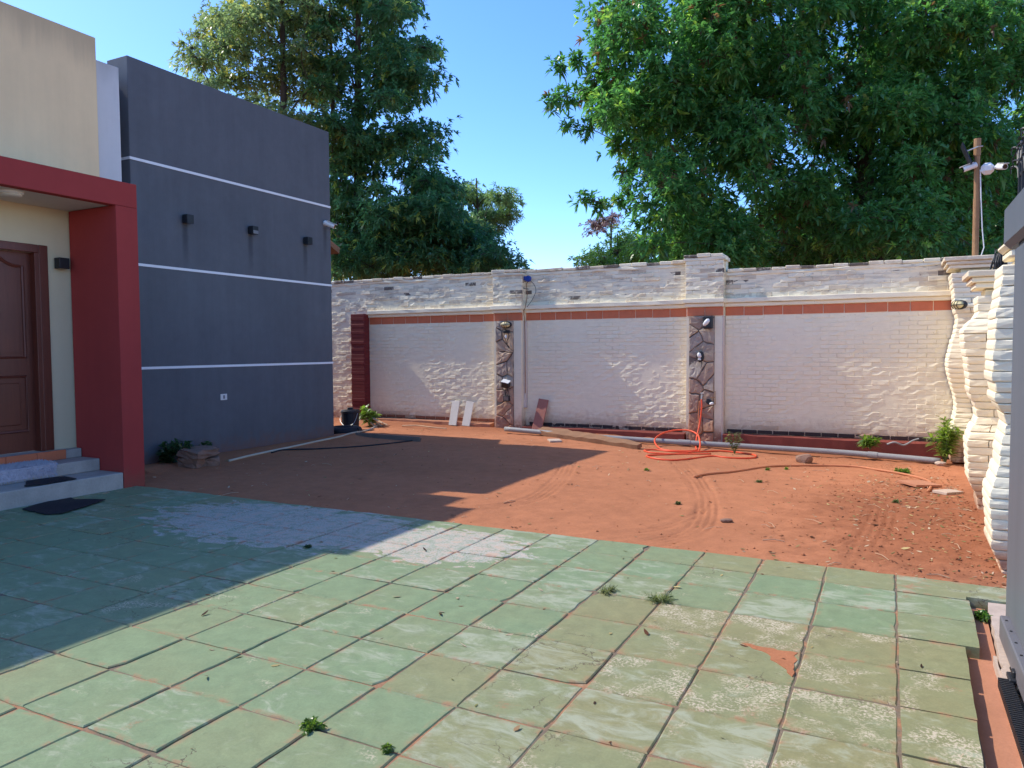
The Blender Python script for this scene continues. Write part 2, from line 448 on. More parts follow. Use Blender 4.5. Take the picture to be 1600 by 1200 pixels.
class MB:
    """collects faces of one mesh"""
    def __init__(self): self.v = []; self.f = []
    def add(self, vs, fs, M=None):
        b = len(self.v)
        if M is not None: vs = [tuple(M @ Vector(p)) for p in vs]
        self.v += [tuple(p) for p in vs]
        self.f += [tuple(i + b for i in f) for f in fs]
        return self
    def box(self, x0, x1, y0, y1, z0, z1, M=None):
        vs = [(x0, y0, z0), (x1, y0, z0), (x1, y1, z0), (x0, y1, z0), (x0, y0, z1), (x1, y0, z1), (x1, y1, z1), (x0, y1, z1)]
        fs = [(0, 3, 2, 1), (4, 5, 6, 7), (0, 1, 5, 4), (1, 2, 6, 5), (2, 3, 7, 6), (3, 0, 4, 7)]
        return self.add(vs, fs, M)
    def cbox(self, x0, x1, y0, y1, z0, z1, c=0.01, M=None):
        """box with chamfered edges"""
        xs, ys, zs = (x0, x1), (y0, y1), (z0, z1)
        vs = []; idx = {}
        for i in (0, 1):
            for j in (0, 1):
                for q in (0, 1):
                    sx, sy, sz = (1, -1)[i] * c, (1, -1)[j] * c, (1, -1)[q] * c
                    for ax in range(3):
                        p = [xs[i] + sx, ys[j] + sy, zs[q] + sz]
                        p[ax] = (xs, ys, zs)[ax][(i, j, q)[ax]]
                        idx[(i, j, q, ax)] = len(vs); vs.append(p)
        fs = []
        for ax in range(3):
            o1, o2 = [a for a in range(3) if a != ax]
            for s in (0, 1):
                q = []
                for a, b in ((0, 0), (1, 0), (1, 1), (0, 1)):
                    key = [0, 0, 0]; key[ax] = s; key[o1] = a; key[o2] = b
                    q.append(idx[(*key, ax)])
                flip = (s == 1) if ax != 1 else (s == 0)
                fs.append(tuple(q if flip else q[::-1]))
        for ax in range(3):      # edge bevels run along ax
            o1, o2 = [a for a in range(3) if a != ax]
            for a in (0, 1):
                for b in (0, 1):
                    k0 = [0, 0, 0]; k0[o1] = a; k0[o2] = b; k1 = list(k0); k1[ax] = 1
                    fs.append((idx[(*k0, o1)], idx[(*k1, o1)], idx[(*k1, o2)], idx[(*k0, o2)]))
        for i in (0, 1):
            for j in (0, 1):
                for q in (0, 1):
                    fs.append((idx[(i, j, q, 0)], idx[(i, j, q, 1)], idx[(i, j, q, 2)]))
        return self.add(vs, fs, M)
    def tube(self, pts, r, seg=8, caps=True):
        pts = [Vector(p) for p in pts]
        n = len(pts); rs = r if isinstance(r, (list, tuple)) else [r] * n
        up = None; b = len(self.v); vs = []; fs = []
        for i, p in enumerate(pts):
            d = (pts[min(i + 1, n - 1)] - pts[max(i - 1, 0)])
            if d.length < 1e-9: d = Vector((0, 0, 1))
            d.normalize()
            if up is None:
                up = d.orthogonal().normalized()
            else:
                up = (up - d * up.dot(d))
                up = up.normalized() if up.length > 1e-6 else d.orthogonal().normalized()
            s = d.cross(up)
            for k in range(seg):
                a = 2 * math.pi * k / seg
                vs.append(p + (up * math.cos(a) + s * math.sin(a)) * rs[i])
        for i in range(n - 1):
            for k in range(seg):
                k2 = (k + 1) % seg
                fs.append((i * seg + k, i * seg + k2, (i + 1) * seg + k2, (i + 1) * seg + k))
        if caps:
            fs.append(tuple(range(seg))[::-1]); fs.append(tuple((n - 1) * seg + k for k in range(seg)))
        return self.add(vs, fs)
    def prism(self, poly, z0, z1, M=None):
        n = len(poly)
        vs = [(x, y, z0) for x, y in poly] + [(x, y, z1) for x, y in poly]
        fs = [tuple(range(n))[::-1], tuple(range(n, 2 * n))] + [(i, (i + 1) % n, n + (i + 1) % n, n + i) for i in range(n)]
        return self.add(vs, fs, M)
    def lathe(self, prof, seg=16, M=None):
        vs = []; fs = []
        for r, z in prof:
            for k in range(seg):
                a = 2 * math.pi * k / seg
                vs.append((r * math.cos(a), r * math.sin(a), z))
        for i in range(len(prof) - 1):
            for k in range(seg):
                k2 = (k + 1) % seg
                fs.append((i * seg + k, i * seg + k2, (i + 1) * seg + k2, (i + 1) * seg + k))
        fs.append(tuple(range(seg))[::-1]); fs.append(tuple((len(prof) - 1) * seg + k for k in range(seg)))
        return self.add(vs, fs, M)
    def mesh(self, name, mat=None, smooth=False):
        me = bpy.data.meshes.new(name)
        me.from_pydata(self.v, [], self.f)
        if mat: me.materials.append(mat)
        if smooth: me.shade_smooth()
        me.update()
        return me
    def build(self, name, mat, parent=None, smooth=False):
        return link(bpy.data.objects.new(name, self.mesh(name, mat, smooth)), parent)


def box(name, mat, parent, *a, c=0.0):
    b = MB()
    (b.cbox(*a, c=c) if c else b.box(*a))
    return b.build(name, mat, parent)


def spline(pts, n=8):
    """Catmull-Rom through pts"""
    P = [Vector(p) for p in pts]
    P = [P[0] * 2 - P[1]] + P + [P[-1] * 2 - P[-2]]
    out = []
    for i in range(1, len(P) - 2):
        a, b, c, d = P[i - 1:i + 3]
        for k in range(n):
            t = k / n
            out.append(0.5 * ((2 * b) + (c - a) * t + (2 * a - 5 * b + 4 * c - d) * t * t + (3 * b - a - 3 * c + d) * t ** 3))
    out.append(P[-2])
    return out


def npmesh(name, V, F, mat, tint=None, smooth=False, parent=None, nv=None):
    """object from numpy arrays; F is (n,3) or (n,4); tint is per-vertex rgb"""
    me = bpy.data.meshes.new(name)
    V = np.asarray(V, np.float32); F = np.asarray(F, np.int32)
    k = F.shape[1]
    me.vertices.add(len(V)); me.vertices.foreach_set('co', V.ravel())
    me.loops.add(F.size); me.loops.foreach_set('vertex_index', F.ravel())
    me.polygons.add(len(F))
    me.polygons.foreach_set('loop_start', np.arange(0, F.size, k, dtype=np.int32))
    me.polygons.foreach_set('loop_total', np.full(len(F), k, np.int32))
    if smooth: me.polygons.foreach_set('use_smooth', np.ones(len(F), bool))
    me.update(calc_edges=True)
    me.materials.append(mat)
    if tint is not None:
        at = me.attributes.new('tint', 'FLOAT_COLOR', 'POINT')
        at.data.foreach_set('color', np.concatenate([tint, np.ones((len(V), 1))], 1).astype(np.float32).ravel())
    return link(bpy.data.objects.new(name, me), parent)


def vnoise(x, y, seed=0):
    """smooth value noise on arrays, 0..1"""
    xi = np.floor(x).astype(np.int64); yi = np.floor(y).astype(np.int64)
    fx = x - xi; fy = y - yi
    fx = fx * fx * (3 - 2 * fx); fy = fy * fy * (3 - 2 * fy)
    def h(a, b):
        n = (a * 374761393 + b * 668265263 + seed * 974634) & 0xffffffff
        n = ((n ^ (n >> 13)) * 1274126177) & 0xffffffff
        return ((n ^ (n >> 16)) & 0xffff) / 65535.0
    return (h(xi, yi) * (1 - fx) + h(xi + 1, yi) * fx) * (1 - fy) + (h(xi, yi + 1) * (1 - fx) + h(xi + 1, yi + 1) * fx) * fy


def fbm(x, y, sc, oct=4, seed=0):
    r = 0; a = 0.5
    for i in range(oct):
        r = r + a * (vnoise(x * sc, y * sc, seed + i) - 0.5); sc *= 2.03; a *= 0.5
    return r


def gz(x, y):
    """rough level of the yard: it falls a little towards the right-hand end of the back wall"""
    t = np.clip((np.asarray(y, float) - 8.0) / 4.0, 0, 1)
    s = np.clip((np.asarray(x, float) + 5.0) / 4.0, 0, 1)
    return -0.025 - 0.14 * t * s

# ------------------------------------------------------------------ ground: one sheet, fine in the yard
def build_ground():
    xs = np.concatenate([[-400, -150, -60, -30, -18, -14], np.concatenate([np.arange(-12.0, -4.5, 0.04), np.arange(-4.5, 1.5, 0.02)]), [2, 3.5, 6, 12, 30, 80, 200, 400]])
    ys = np.concatenate([[-200, -60, -20, -6, 0, 3, 5.0, 5.4], np.concatenate([np.arange(5.50, 9.5, 0.022), np.arange(9.5, 13.3, 0.036)]), [14, 16, 20, 30, 60, 150, 400, 900]])
    X, Y = np.meshgrid(xs, ys)
    Z = gz(X, Y)
    inside = (Y > 5.45) & (Y < 13.3) & (X > -12.1) & (X < 1.5)
    n = fbm(X, Y, 0.9, 3, 3) * 0.035 + fbm(X, Y, 4.5, 4, 9) * 0.022 + fbm(X, Y, 16, 3, 21) * 0.012
    rough = np.clip((X + 1.0) / 1.6, 0, 1)                       # trampled crumbly earth to the right
    n = n * (0.6 + 0.7 * rough)
    n += fbm(X, Y, 9, 3, 40) * 0.03 * rough
    n += np.clip((11.2 - X * 0 - Y) / -1.4, 0, 1) * fbm(X, Y, 5, 4, 60) * 0.05     # heaps along the wall
    edge = np.clip((Y - 5.5) / 0.35, 0, 1)
    n = n * (0.35 + 0.65 * edge) - 0.006 * (1 - edge)
    # little bank of soil in the corner by the house
    n += 0.05 * np.exp(-(((X + 9.9) / 1.3) ** 2 + ((Y - 12.7) / 0.7) ** 2))
    n += 0.01 * np.exp(-(((X + 8.0) / 1.6) ** 2 + ((Y - 12.8) / 0.5) ** 2))
    n += 0.05 * np.exp(-(((X + 8.6) / 0.35) ** 2)) * (Y > 6.2) * (Y < 10.6)
    def track(pts, w, groove, depth, fade=1.0):
        P = np.array([(p.x, p.y) for p in spline([(a, b, 0) for a, b in pts], 10)])
        best = np.full(X.shape, 9.0); sgn = np.zeros(X.shape)
        for a, b in zip(P[:-1], P[1:]):
            d = b - a; L = np.hypot(*d)
            if L < 1e-6: continue
            t = np.clip(((X - a[0]) * d[0] + (Y - a[1]) * d[1]) / L ** 2, 0, 1)
            dx = X - a[0] - t * d[0]; dy = Y - a[1] - t * d[1]
            q = np.hypot(dx, dy)
            s = np.sign(d[0] * (Y - a[1]) - d[1] * (X - a[0]))
            u = q < best
            best[u] = q[u]; sgn[u] = s[u]
        s = best * sgn
        env = np.clip((w / 2 - best) / 0.03, 0, 1)
        return fade * env * (-depth * 0.7 + depth * np.cos(2 * np.pi * s / groove)) * np.clip(0.75 + 3.2 * fbm(X, Y, 2.3, 4, 77), 0, 1.6) \
            + fade * 0.004 * np.exp(-((best - w / 2 - 0.02) / 0.03) ** 2)
    n += track([(-1.75, 5.55), (-1.45, 6.2), (-1.55, 7.2), (-1.95, 8.6), (-2.6, 10.2)], 0.30, 0.062, 0.0065)
    n += track([(-2.3, 5.55), (-1.7, 6.3), (-1.6, 7.4), (-2.0, 9.0)], 0.16, 0.055, 0.005)
    n += track([(-0.15, 5.55), (-0.12, 6.3), (-0.05, 7.2), (-0.02, 8.0)], 0.34, 0.068, 0.008)
    n += track([(-0.95, 5.4), (-0.45, 6.0), (-0.25, 6.5)], 0.22, 0.066, 0.007)
    n += track([(-4.0, 5.9), (-3.3, 6.6), (-3.4, 7.8), (-3.9, 9.4)], 0.24, 0.06, 0.006, 0.8)
    Z = np.where(inside, Z + n, Z)
    pav = (Y <= 5.5) & (Y > -7)
    Z = np.where(pav, -0.13, Z)
    Z = np.where(Y < -7, -0.05, Z)
    nx, ny = len(xs), len(ys)
    V = np.stack([X.ravel(), Y.ravel(), Z.ravel()], 1)
    i = np.arange(ny - 1)[:, None] * nx + np.arange(nx - 1)[None, :]
    F = np.stack([i, i + 1, i + nx + 1, i + nx], -1).reshape(-1, 4)
    o = npmesh('ground', V, F, MT['soil'], smooth=True)
    tag(o, kind='structure')
    return xs, ys, Z

GX, GY, GZ = build_ground()


def gh(x, y):
    """height of the finished ground"""
    i = int(np.clip(np.searchsorted(GX, x) - 1, 0, len(GX) - 2)); j = int(np.clip(np.searchsorted(GY, y) - 1, 0, len(GY) - 2))
    u = (x - GX[i]) / (GX[i + 1] - GX[i]); v = (y - GY[j]) / (GY[j + 1] - GY[j])
    return float((GZ[j, i] * (1 - u) + GZ[j, i + 1] * u) * (1 - v) + (GZ[j + 1, i] * (1 - u) + GZ[j + 1, i + 1] * u) * v)

# ------------------------------------------------------------------ paving
paving = MB()
paving.box(-7.6, 0.335, -6.0, 5.535, -0.12, -0.0065)
paving = tag(paving.build('paving', MT['base']), kind='structure')


def tile_mesh(hx, hy, seed):
    r = random.Random(seed)
    pts = []
    nseg = 5
    for (ax, ay, bx, by) in ((-1, -1, 1, -1), (1, -1, 1, 1), (1, 1, -1, 1), (-1, 1, -1, -1)):
        for k in range(nseg):
            t = k / nseg
            x, y = ax + (bx - ax) * t, ay + (by - ay) * t
            px, py = x * hx, y * hy
            j = 0.0022 if 0 < k else 0.005
            if r.random() < 0.05: j = 0.012
            px -= abs(r.gauss(0, j)) * (1 if x > 0 else -1); py -= abs(r.gauss(0, j)) * (1 if y > 0 else -1)
            pts.append((px, py))
    n = len(pts)
    vs = [(x, y, -0.03) for x, y in pts] + [(x, y, -0.005) for x, y in pts]
    vs += [(x * (1 - 0.006 / hx), y * (1 - 0.006 / hy), 0.0) for x, y in pts]
    fs = []
    for i in range(n):
        k = (i + 1) % n
        fs.append((i, k, n + k, n + i)); fs.append((n + i, n + k, 2 * n + k, 2 * n + i))
    fs.append(tuple(range(2 * n, 3 * n)))
    me = bpy.data.meshes.new('tile'); me.from_pydata(vs, [], fs); me.materials.append(MT['tile'])
    return me

P_ = 0.4195
TM = [tile_mesh(0.2076, 0.2053, s) for s in range(14)]
TMn = [tile_mesh(0.2076, 0.188, 40 + s) for s in range(5)]
cols = [0.055 - P_ * k for k in range(19)]           # right-hand joint of each column
rows = [1.825 + 0.4155 * k for k in range(-3, 8)] + [5.15]
n_t = 0
for ci, xr in enumerate(cols):
    for ri, y0 in enumerate(rows):
        last = ri == len(rows) - 1
        cx, cy = xr - P_ / 2, y0 + (0.19 if last else 0.2078)
        if cx + 0.2 < -7.57: continue
        # outside the picture to the left / below: nothing to see
        dfw = cx * fw.x + cy * fw.y; drt = cx * rr.x + cy * rr.y
        if dfw < 1.2 or drt / dfw < -0.86 or drt / dfw > 0.78: continue
        me = RND.choice(TMn if last else TM)
        o = bpy.data.objects.new('tile', me)
        o.location = (cx + RND.gauss(0, 0.0015), cy + RND.gauss(0, 0.002), max(-0.0012, RND.gauss(0.0004, 0.0016)))
        o.rotation_euler = (RND.gauss(0, 0.0042), RND.gauss(0, 0.0042), RND.choice((0, math.pi) if last else (0, 0.5 * math.pi, math.pi, -0.5 * math.pi)) + RND.gauss(0, 0.004))
        if not last: o.rotation_euler.z = RND.choice((0, math.pi)) + RND.gauss(0, 0.004)
        olive = min(1, max(0, (cx + 2.3) / 1.2)) if cy < 4.25 else 0.25
        if cy > 5.1: olive = 0.35 + (0.35 if cx > -1 else 0)
        bleach = 0.35 + (0.15 if 4.3 < cy < 5.15 and cx > -2.6 else 0) + RND.uniform(-0.2, 0.25)
        speck = (0.75 if cx > -1.3 and cy < 4.3 else 0.35) + RND.uniform(-0.3, 0.25)
        o.color = (min(1, max(0, olive + RND.uniform(-0.3, 0.3))), max(0, bleach), max(0, min(1, speck)), 1)
        link(o, paving); n_t += 1

# the odd-shaped pieces along the drain
def slab(name, poly, z0, z1, mat, parent=None, color=None):
    o = MB().prism(poly, z0, z1).build(name, mat, parent)
    if color: o.color = color
    return o


def rag(poly, step=0.07, j=0.006, seed=1):
    r = random.Random(seed); out = []
    for a, b in zip(poly, poly[1:] + poly[:1]):
        L = math.dist(a, b); n = max(1, int(L / step))
        for k in range(n):
            t = k / n
            out.append((a[0] + (b[0] - a[0]) * t + r.gauss(0, j) * (k > 0), a[1] + (b[1] - a[1]) * t + r.gauss(0, j) * (k > 0)))
    return out

edge_tiles = [([(0.062, 4.345), (0.425, 4.345), (0.44, 4.74), (0.062, 4.742)], (0.5, 0.42, 0.45)),
              ([(0.062, 4.752), (0.44, 4.75), (0.445, 5.145), (0.062, 5.142)], (0.35, 0.5, 0.5)),
              ([(0.062, 5.158), (0.43, 5.158), (0.435, 5.22), (0.525, 5.215), (0.74, 5.21), (0.76, 5.5), (0.062, 5.53)], (0.75, 0.5, 0.5)),
              ([(0.062, 3.905), (0.35, 3.91), (0.362, 4.33), (0.062, 4.328)], (0.85, 0.35, 0.55)),
              ([(0.062, 3.49), (0.34, 3.49), (0.348, 3.895), (0.062, 3.89)], (0.8, 0.3, 0.75)),
              ([(0.062, 3.075), (0.322, 3.075), (0.337, 3.475), (0.062, 3.475)], (0.8, 0.45, 0.85)),
              ([(0.062, 2.66), (0.315, 2.66), (0.32, 3.06), (0.062, 3.06)], (0.8, 0.4, 0.8)),
              ([(0.062, 2.25), (0.31, 2.25), (0.315, 2.645), (0.062, 2.645)], (0.8, 0.4, 0.8))]
for q, (poly, colr) in enumerate(edge_tiles):
    cx = sum(p[0] for p in poly) / len(poly); cy = sum(p[1] for p in poly) / len(poly)
    o = slab('tile', rag([(x - cx, y - cy) for x, y in poly], 0.08, 0.0018, q), -0.065, 0.0, MT['tile'], paving, (*colr, 1))
    o.location = (cx, cy, RND.gauss(0, 0.0015))

slab('soil_patch', rag([(-0.66, 3.875), (-0.385, 3.875), (-0.38, 3.58), (-0.44, 3.68), (-0.52, 3.80)], 0.03, 0.009, 9), -0.01, 0.0038, MT['soil'], paving)
drain = tag(slab('drain', [(0.315, 1.4), (0.475, 1.4), (0.50, 4.3), (0.53, 5.2), (0.42, 5.2), (0.33, 4.2)], -0.125, -0.058, MT['channel']), kind='structure')
slab('drain_side', rag([(0.44, 1.4), (0.452, 1.4), (0.492, 4.3), (0.478, 4.3)], 0.12, 0.002, 3), -0.058, -0.012, MT['palekerb'], drain)
kerb = tag(slab('kerb', rag([(0.505, 4.32), (0.60, 4.1), (0.80, 4.6), (0.8, 5.195), (0.545, 5.195)], 0.09, 0.006, 5), -0.12, -0.012, MT['palekerb']), kind='structure')
slab('broken_edge', rag([(0.490, 3.95), (0.522, 3.95), (0.545, 4.3), (0.50, 4.305)], 0.05, 0.007, 8), -0.12, -0.006, MT['palekerb'], kerb)
slab('rail_bed', [(0.455, 1.4), (0.9, 1.4), (0.9, 3.94), (0.492, 3.94)], -0.12, -0.03, MT['base'], kerb)

# ------------------------------------------------------------------ house
house = thing('house', 'house with cream parapet, red porch frame and slate blue side wing', 'house', (-8.8, 8, 0))
inv = Matrix.Translation((8.8, -8, 0))


def hb(name, mat, x0, x1, y0, y1, z0, z1, c=0.0, parent=None):
    """box in world coordinates, as part of the house"""
    b = MB()
    if c: b.cbox(x0, x1, y0, y1, z0, z1, c)
    else: b.box(x0, x1, y0, y1, z0, z1)
    o = b.build(name, mat, house if parent is None else parent)
    o.matrix_parent_inverse = inv if parent is None else Matrix()
    return o

# blue wing
wing = hb('side_wall', MT['blue'], -9.2, -8.8, 6.45, 10.31, -0.3, 5.32, 0.006)
hb('rear_wall', MT['blue'], -15.0, -9.201, 10.16, 10.309, -0.3, 3.5)
for zz in (4.02, 2.655, 1.295):
    hb('stripe', MT['stripe'], -9.202, -8.792, 6.442, 10.312, zz - 0.017, zz + 0.017)
hb('recess_wall', MT['whitewall'], -9.3, -8.62, 4.6, 6.20, 3.42, 5.045, 0.004)
hb('recess_wall', MT['whitewall'], -9.3, -8.652, 5.56, 6.20, -0.3, 3.42)
hb('recess_wall', MT['whitewall'], -9.6, -9.21, 6.202, 6.8, -0.3, 5.2)  # unseen block behind the wing, added to fill a sunlit slot in the shadow
# cream front with its parapet (a little lower further along)
hb('front_wall', MT['doorwall'], -8.65, -8.42, 5.02, 5.62, -0.2, 3.14)
hb('front_wall', MT['doorwall'], -8.65, -8.42, 3.98, 5.02, 2.61, 3.14)
hb('front_wall', MT['doorwall'], -8.65, -8.42, -3.0, 3.98, -0.2, 3.14)
hb('parapet', MT['cream'], -8.72, -8.41, 3.85, 5.765, 3.366, 5.215, 0.008)
hb('parapet', MT['cream'], -8.72, -8.41, -5.0, 3.848, 3.366, 5.02, 0.008)
hb('flat_roof', MT['concrete'], -15.0, -8.7, -5.0, 5.5, 3.2, 3.4)
# porch frame
hb('porch_column', MT['red'], -8.40, -7.57, 5.36, 5.62, -0.1, 3.118, 0.004)
beam = MB(); beam.cbox(-7.69, -7.57, -3.0, 5.62, 3.12, 3.385, 0.004)
o = beam.build('porch_beam', MT['red'], house); o.matrix_parent_inverse = inv
hb('porch_ceiling', MT['ceiling'], -8.42, -7.692, -3.0, 5.62, 3.125, 3.36)
# steps
hb('step', MT['concrete'], -8.7, -7.575, -3.0, 5.357, -0.1, 0.175, 0.008)
hb('step', MT['concrete'], -8.7, -7.97, -3.0, 5.354, 0.176, 0.31, 0.008)
hb('threshold', MT['concrete'], -8.7, -8.29, -3.0, 5.351, 0.311, 0.41, 0.006)
tx = 5.16
while tx > 3.0:
    hb('threshold_tile', MT['terracotta'], -8.292, -8.275, tx - 0.318, tx, 0.313, 0.418, 0.003)
    tx -= 0.322
# door
frame = hb('door_frame', MT['door'], -8.43, -8.40, 5.01, 5.11, 0.415, 2.70, 0.006)
hb('door_frame', MT['door'], -8.43, -8.40, 3.96, 5.009, 2.61, 2.70, 0.006)
hb('door_frame', MT['door'], -8.56, -8.405, 4.965, 5.018, 0.412, 2.612, 0.004)
door = hb('door', MT['door'], -8.55, -8.50, 3.98, 4.985, 0.42, 2.62)
dpar = door


def dpart(name, mb, mat):
    o = mb.build(name, mat, dpar); o.matrix_parent_inverse = inv_d; return o

inv_d = Matrix()
# door has identity basis inside the house, so its children keep world coordinates as well
cyd = 4.48
for s in (0,):
    # upper panel with a cathedral arch
    up = []
    for t in np.linspace(0, 1, 25):
        y = cyd - 0.40 + 0.80 * t
        a = abs(t - 0.5) * 2
        z = 2.455 if a > 0.82 else 2.455 + 0.15 * (0.5 + 0.5 * math.cos(math.pi * a / 0.82))
        up.append((y, z))
    loop = [(cyd - 0.40, 1.46)] + up + [(cyd + 0.40, 1.46)]
    mb = MB(); mb.tube([(-8.497, y, z) for y, z in loop + loop[:1]], 0.018, 6); dpart('moulding', mb, MT['door'])
    mb = MB(); mb.prism([(y, z) for y, z in [((y - cyd) * 0.84 + cyd, (z - 2.0) * 0.9 + 2.0) for y, z in loop]], 0, 0.012,
                        Matrix(((0, 0, 1, -8.5), (1, 0, 0, 0), (0, 1, 0, 0), (0, 0, 0, 1)))); dpart('panel', mb, MT['door'])
    loop = [(cyd - 0.40, 0.65), (cyd + 0.40, 0.65), (cyd + 0.40, 1.25), (cyd - 0.40, 1.25)]
    mb = MB(); mb.tube([(-8.497, y, z) for y, z in loop + loop[:1]], 0.018, 6); dpart('moulding', mb, MT['door'])
    mb = MB(); mb.cbox(-8.502, -8.486, cyd - 0.33, cyd + 0.33, 0.72, 1.18, 0.007); dpart('panel', mb, MT['door'])
# tiled eave showing past the corner
roof = MB()
roof.add([(-15, 9.0, 4.2), (-9.02, 9.0, 4.2), (-9.02, 10.80, 3.36), (-15, 10.80, 3.36), (-15, 9.0, 4.12), (-9.02, 9.0, 4.12), (-9.02, 10.80, 3.28), (-15, 10.80, 3.28)],
         [(3, 2, 1, 0), (4, 5, 6, 7), (0, 1, 5, 4), (1, 2, 6, 5), (2, 3, 7, 6), (3, 0, 4, 7)])
roof = roof.build('roof', MT['wood'], house); roof.matrix_parent_inverse = inv
rt = MB()
for k in range(9):
    a = math.pi * k / 8
    rt.v += [(0.085 * math.cos(a), 0.0, 0.055 * math.sin(a)), (0.10 * math.cos(a), 0.42, 0.065 * math.sin(a) - 0.0)]
rt.f = [(2 * k, 2 * k + 1, 2 * k + 3, 2 * k + 2) for k in range(8)]
rtm = rt.mesh('roof_tile', MT['rooftile'])
for i in range(12):
    for j in range(4):
        o = bpy.data.objects.new('roof_tile', rtm)
        y = 10.45 - j * 0.36
        o.location = (-9.13 - i * 0.21, y, 3.36 + (10.80 - y) * 0.4667 + 0.012)
        o.rotation_euler = (-0.437, 0, RND.gauss(0, 0.01))
        link(o, roof)

# ------------------------------------------------------------------ lamps, camera, socket and mats on the house
def wall_lamp(loc, label, silver=False):
    t = thing('wall_lamp', label, 'wall lamp', loc, 0, 'black cube wall lamps on the house')
    b = MB(); b.cbox(0.0, 0.018, -0.045, 0.045, -0.045, 0.045, 0.004); b.build('mounting_plate', MT['black'], t)
    b = MB(); b.cbox(0.018, 0.118, -0.057, 0.057, -0.06, 0.06, 0.004); b.build('lamp_body', MT['black'], t)
    b = MB(); b.box(0.024, 0.112, -0.05, 0.05, -0.0625, -0.0605); b.build('lens', MT['glass'], t)
    if silver:
        b = MB(); b.box(0.1185, 0.1195, -0.05, 0.05, -0.055, -0.005); b.build('front_plate', MT['greyplastic'], t)
    return t

wall_lamp((-8.8, 7.27, 3.35), 'black cube lamp on the slate blue wall, nearest the red porch')
wall_lamp((-8.8, 8.46, 3.36), 'black cube lamp with a greyish front, middle one on the slate blue wall', True)
wall_lamp((-8.8, 9.66, 3.35), 'black cube lamp on the slate blue wall, below the white camera')
wall_lamp((-8.42, 5.235, 2.515), 'black cube lamp on the cream wall beside the wooden door')

t = thing('ceiling_lamp', 'round cream flush lamp on the porch ceiling', 'ceiling lamp', (-7.86, 4.43, 3.125))
b = MB(); b.lathe([(0.115, 0.0), (0.115, -0.02), (0.105, -0.028)], 24); b.build('rim', MT['whiteplastic'], t, True)
b = MB(); b.lathe([(0.104, -0.028), (0.098, -0.045), (0.07, -0.056), (0.02, -0.06)], 24); b.build('diffuser', MT['ceiling'], t, True)


def bullet_camera(parent, loc, aim, s=1.0, name=None):
    M_ = Matrix.Translation(loc) @ Vector(aim).to_track_quat('Z', 'Y').to_matrix().to_4x4() @ Matrix.Scale(s, 4)
    b = MB(); b.lathe([(0.028, -0.09), (0.036, -0.085), (0.036, 0.07), (0.033, 0.075)], 16, M_); body = b.build('camera_body', MT['whiteplastic'], parent, False)
    b = MB(); b.lathe([(0.027, 0.0752), (0.027, 0.079)], 16, M_); b.build('lens', MT['glass'], body)
    b = MB(); b.cbox(-0.032, 0.032, 0.036, 0.043, -0.06, 0.10, 0.002, M_); b.build('sun_shield', MT['whiteplastic'], body)
    return body

t = thing('security_camera', 'white bullet security camera at the far edge of the blue wall', 'security camera', (-8.8, 10.16, 3.72))
b = MB(); b.lathe([(0.045, 0.0), (0.045, 0.02), (0.03, 0.03)], 16, Matrix.Rotation(math.pi / 2, 4, 'Y')); b.build('bracket', MT['whiteplastic'], t)
b = MB(); b.tube([(0.02, 0, 0), (0.06, 0, -0.01)], 0.014, 8); b.build('arm', MT['whiteplastic'], t)
bullet_camera(t, (0.10, 0.015, -0.03), (0.75, 0.35, -0.35), 1.15)

t = thing('power_socket', 'small white power socket on the slate blue wall', 'socket', (-8.8, 7.87, 0.835))
b = MB(); b.cbox(0, 0.01, -0.06, 0.06, -0.045, 0.045, 0.003); b.build('cover_plate', MT['whiteplastic'], t)
b = MB(); b.cbox(0.01, 0.0125, -0.017, 0.017, -0.026, 0.026, 0.001); sk = b.build('socket_insert', MT['greyplastic'], t)


def mat_sheet(name, label, pts, z, mat, th=0.008, seed=0, lift=None):
    """a flexible mat: ragged outline, slight waves"""
    r = random.Random(seed)
    poly = rag(pts, 0.035, 0.004, seed)
    cx = sum(p[0] for p in poly) / len(poly); cy = sum(p[1] for p in poly) / len(poly)
    vs = []; fs = []; n = len(poly)
    rings = [1.0, 0.8, 0.55, 0.28]
    def hh(x, y):
        h = 0.006 * math.sin(9 * x + 3) * math.cos(8 * y) + 0.006
        return z + max(0, h) + (lift(x, y) if lift else 0)
    for q in rings:
        for x, y in poly:
            X, Y = cx + (x - cx) * q, cy + (y - cy) * q
            vs.append((X - cx, Y - cy, hh(X, Y) + th - z))
    vs.append((0, 0, hh(cx, cy) + th - z))
    for q in range(len(rings) - 1):
        for i in range(n):
            k = (i + 1) % n
            fs.append((q * n + i, q * n + k, (q + 1) * n + k, (q + 1) * n + i))
    for i in range(n): fs.append(((len(rings) - 1) * n + i, (len(rings) - 1) * n + (i + 1) % n, len(vs) - 1))
    b0 = len(vs)
    for x, y in poly: vs.append((x - cx, y - cy, hh(x, y) - z))
    for i in range(n):
        k = (i + 1) % n
        fs.append((b0 + i, b0 + k, k, i))
    b = MB(); b.add(vs, fs); o = b.build(name, mat)
    o.location = (cx, cy, z)
    tag(o, label, 'doormat', 'black doormats at the porch')
    return o

mat_sheet('doormat', 'crumpled black rubber mat lying on the green tiles before the steps',
          [(-7.40, 4.17), (-7.53, 4.5), (-7.545, 4.74), (-7.42, 4.70), (-7.08, 4.80), (-6.86, 4.22), (-6.98, 4.13), (-7.12, 4.15)], 0.003, MT['blackrubber'], seed=4)
mat_sheet('doormat', 'flat black mat lying on the bottom porch step',
          [(-7.64, 4.34), (-7.93, 4.52), (-7.84, 4.86), (-7.60, 4.84), (-7.585, 4.45)], 0.177, MT['blackrubber'], seed=5)

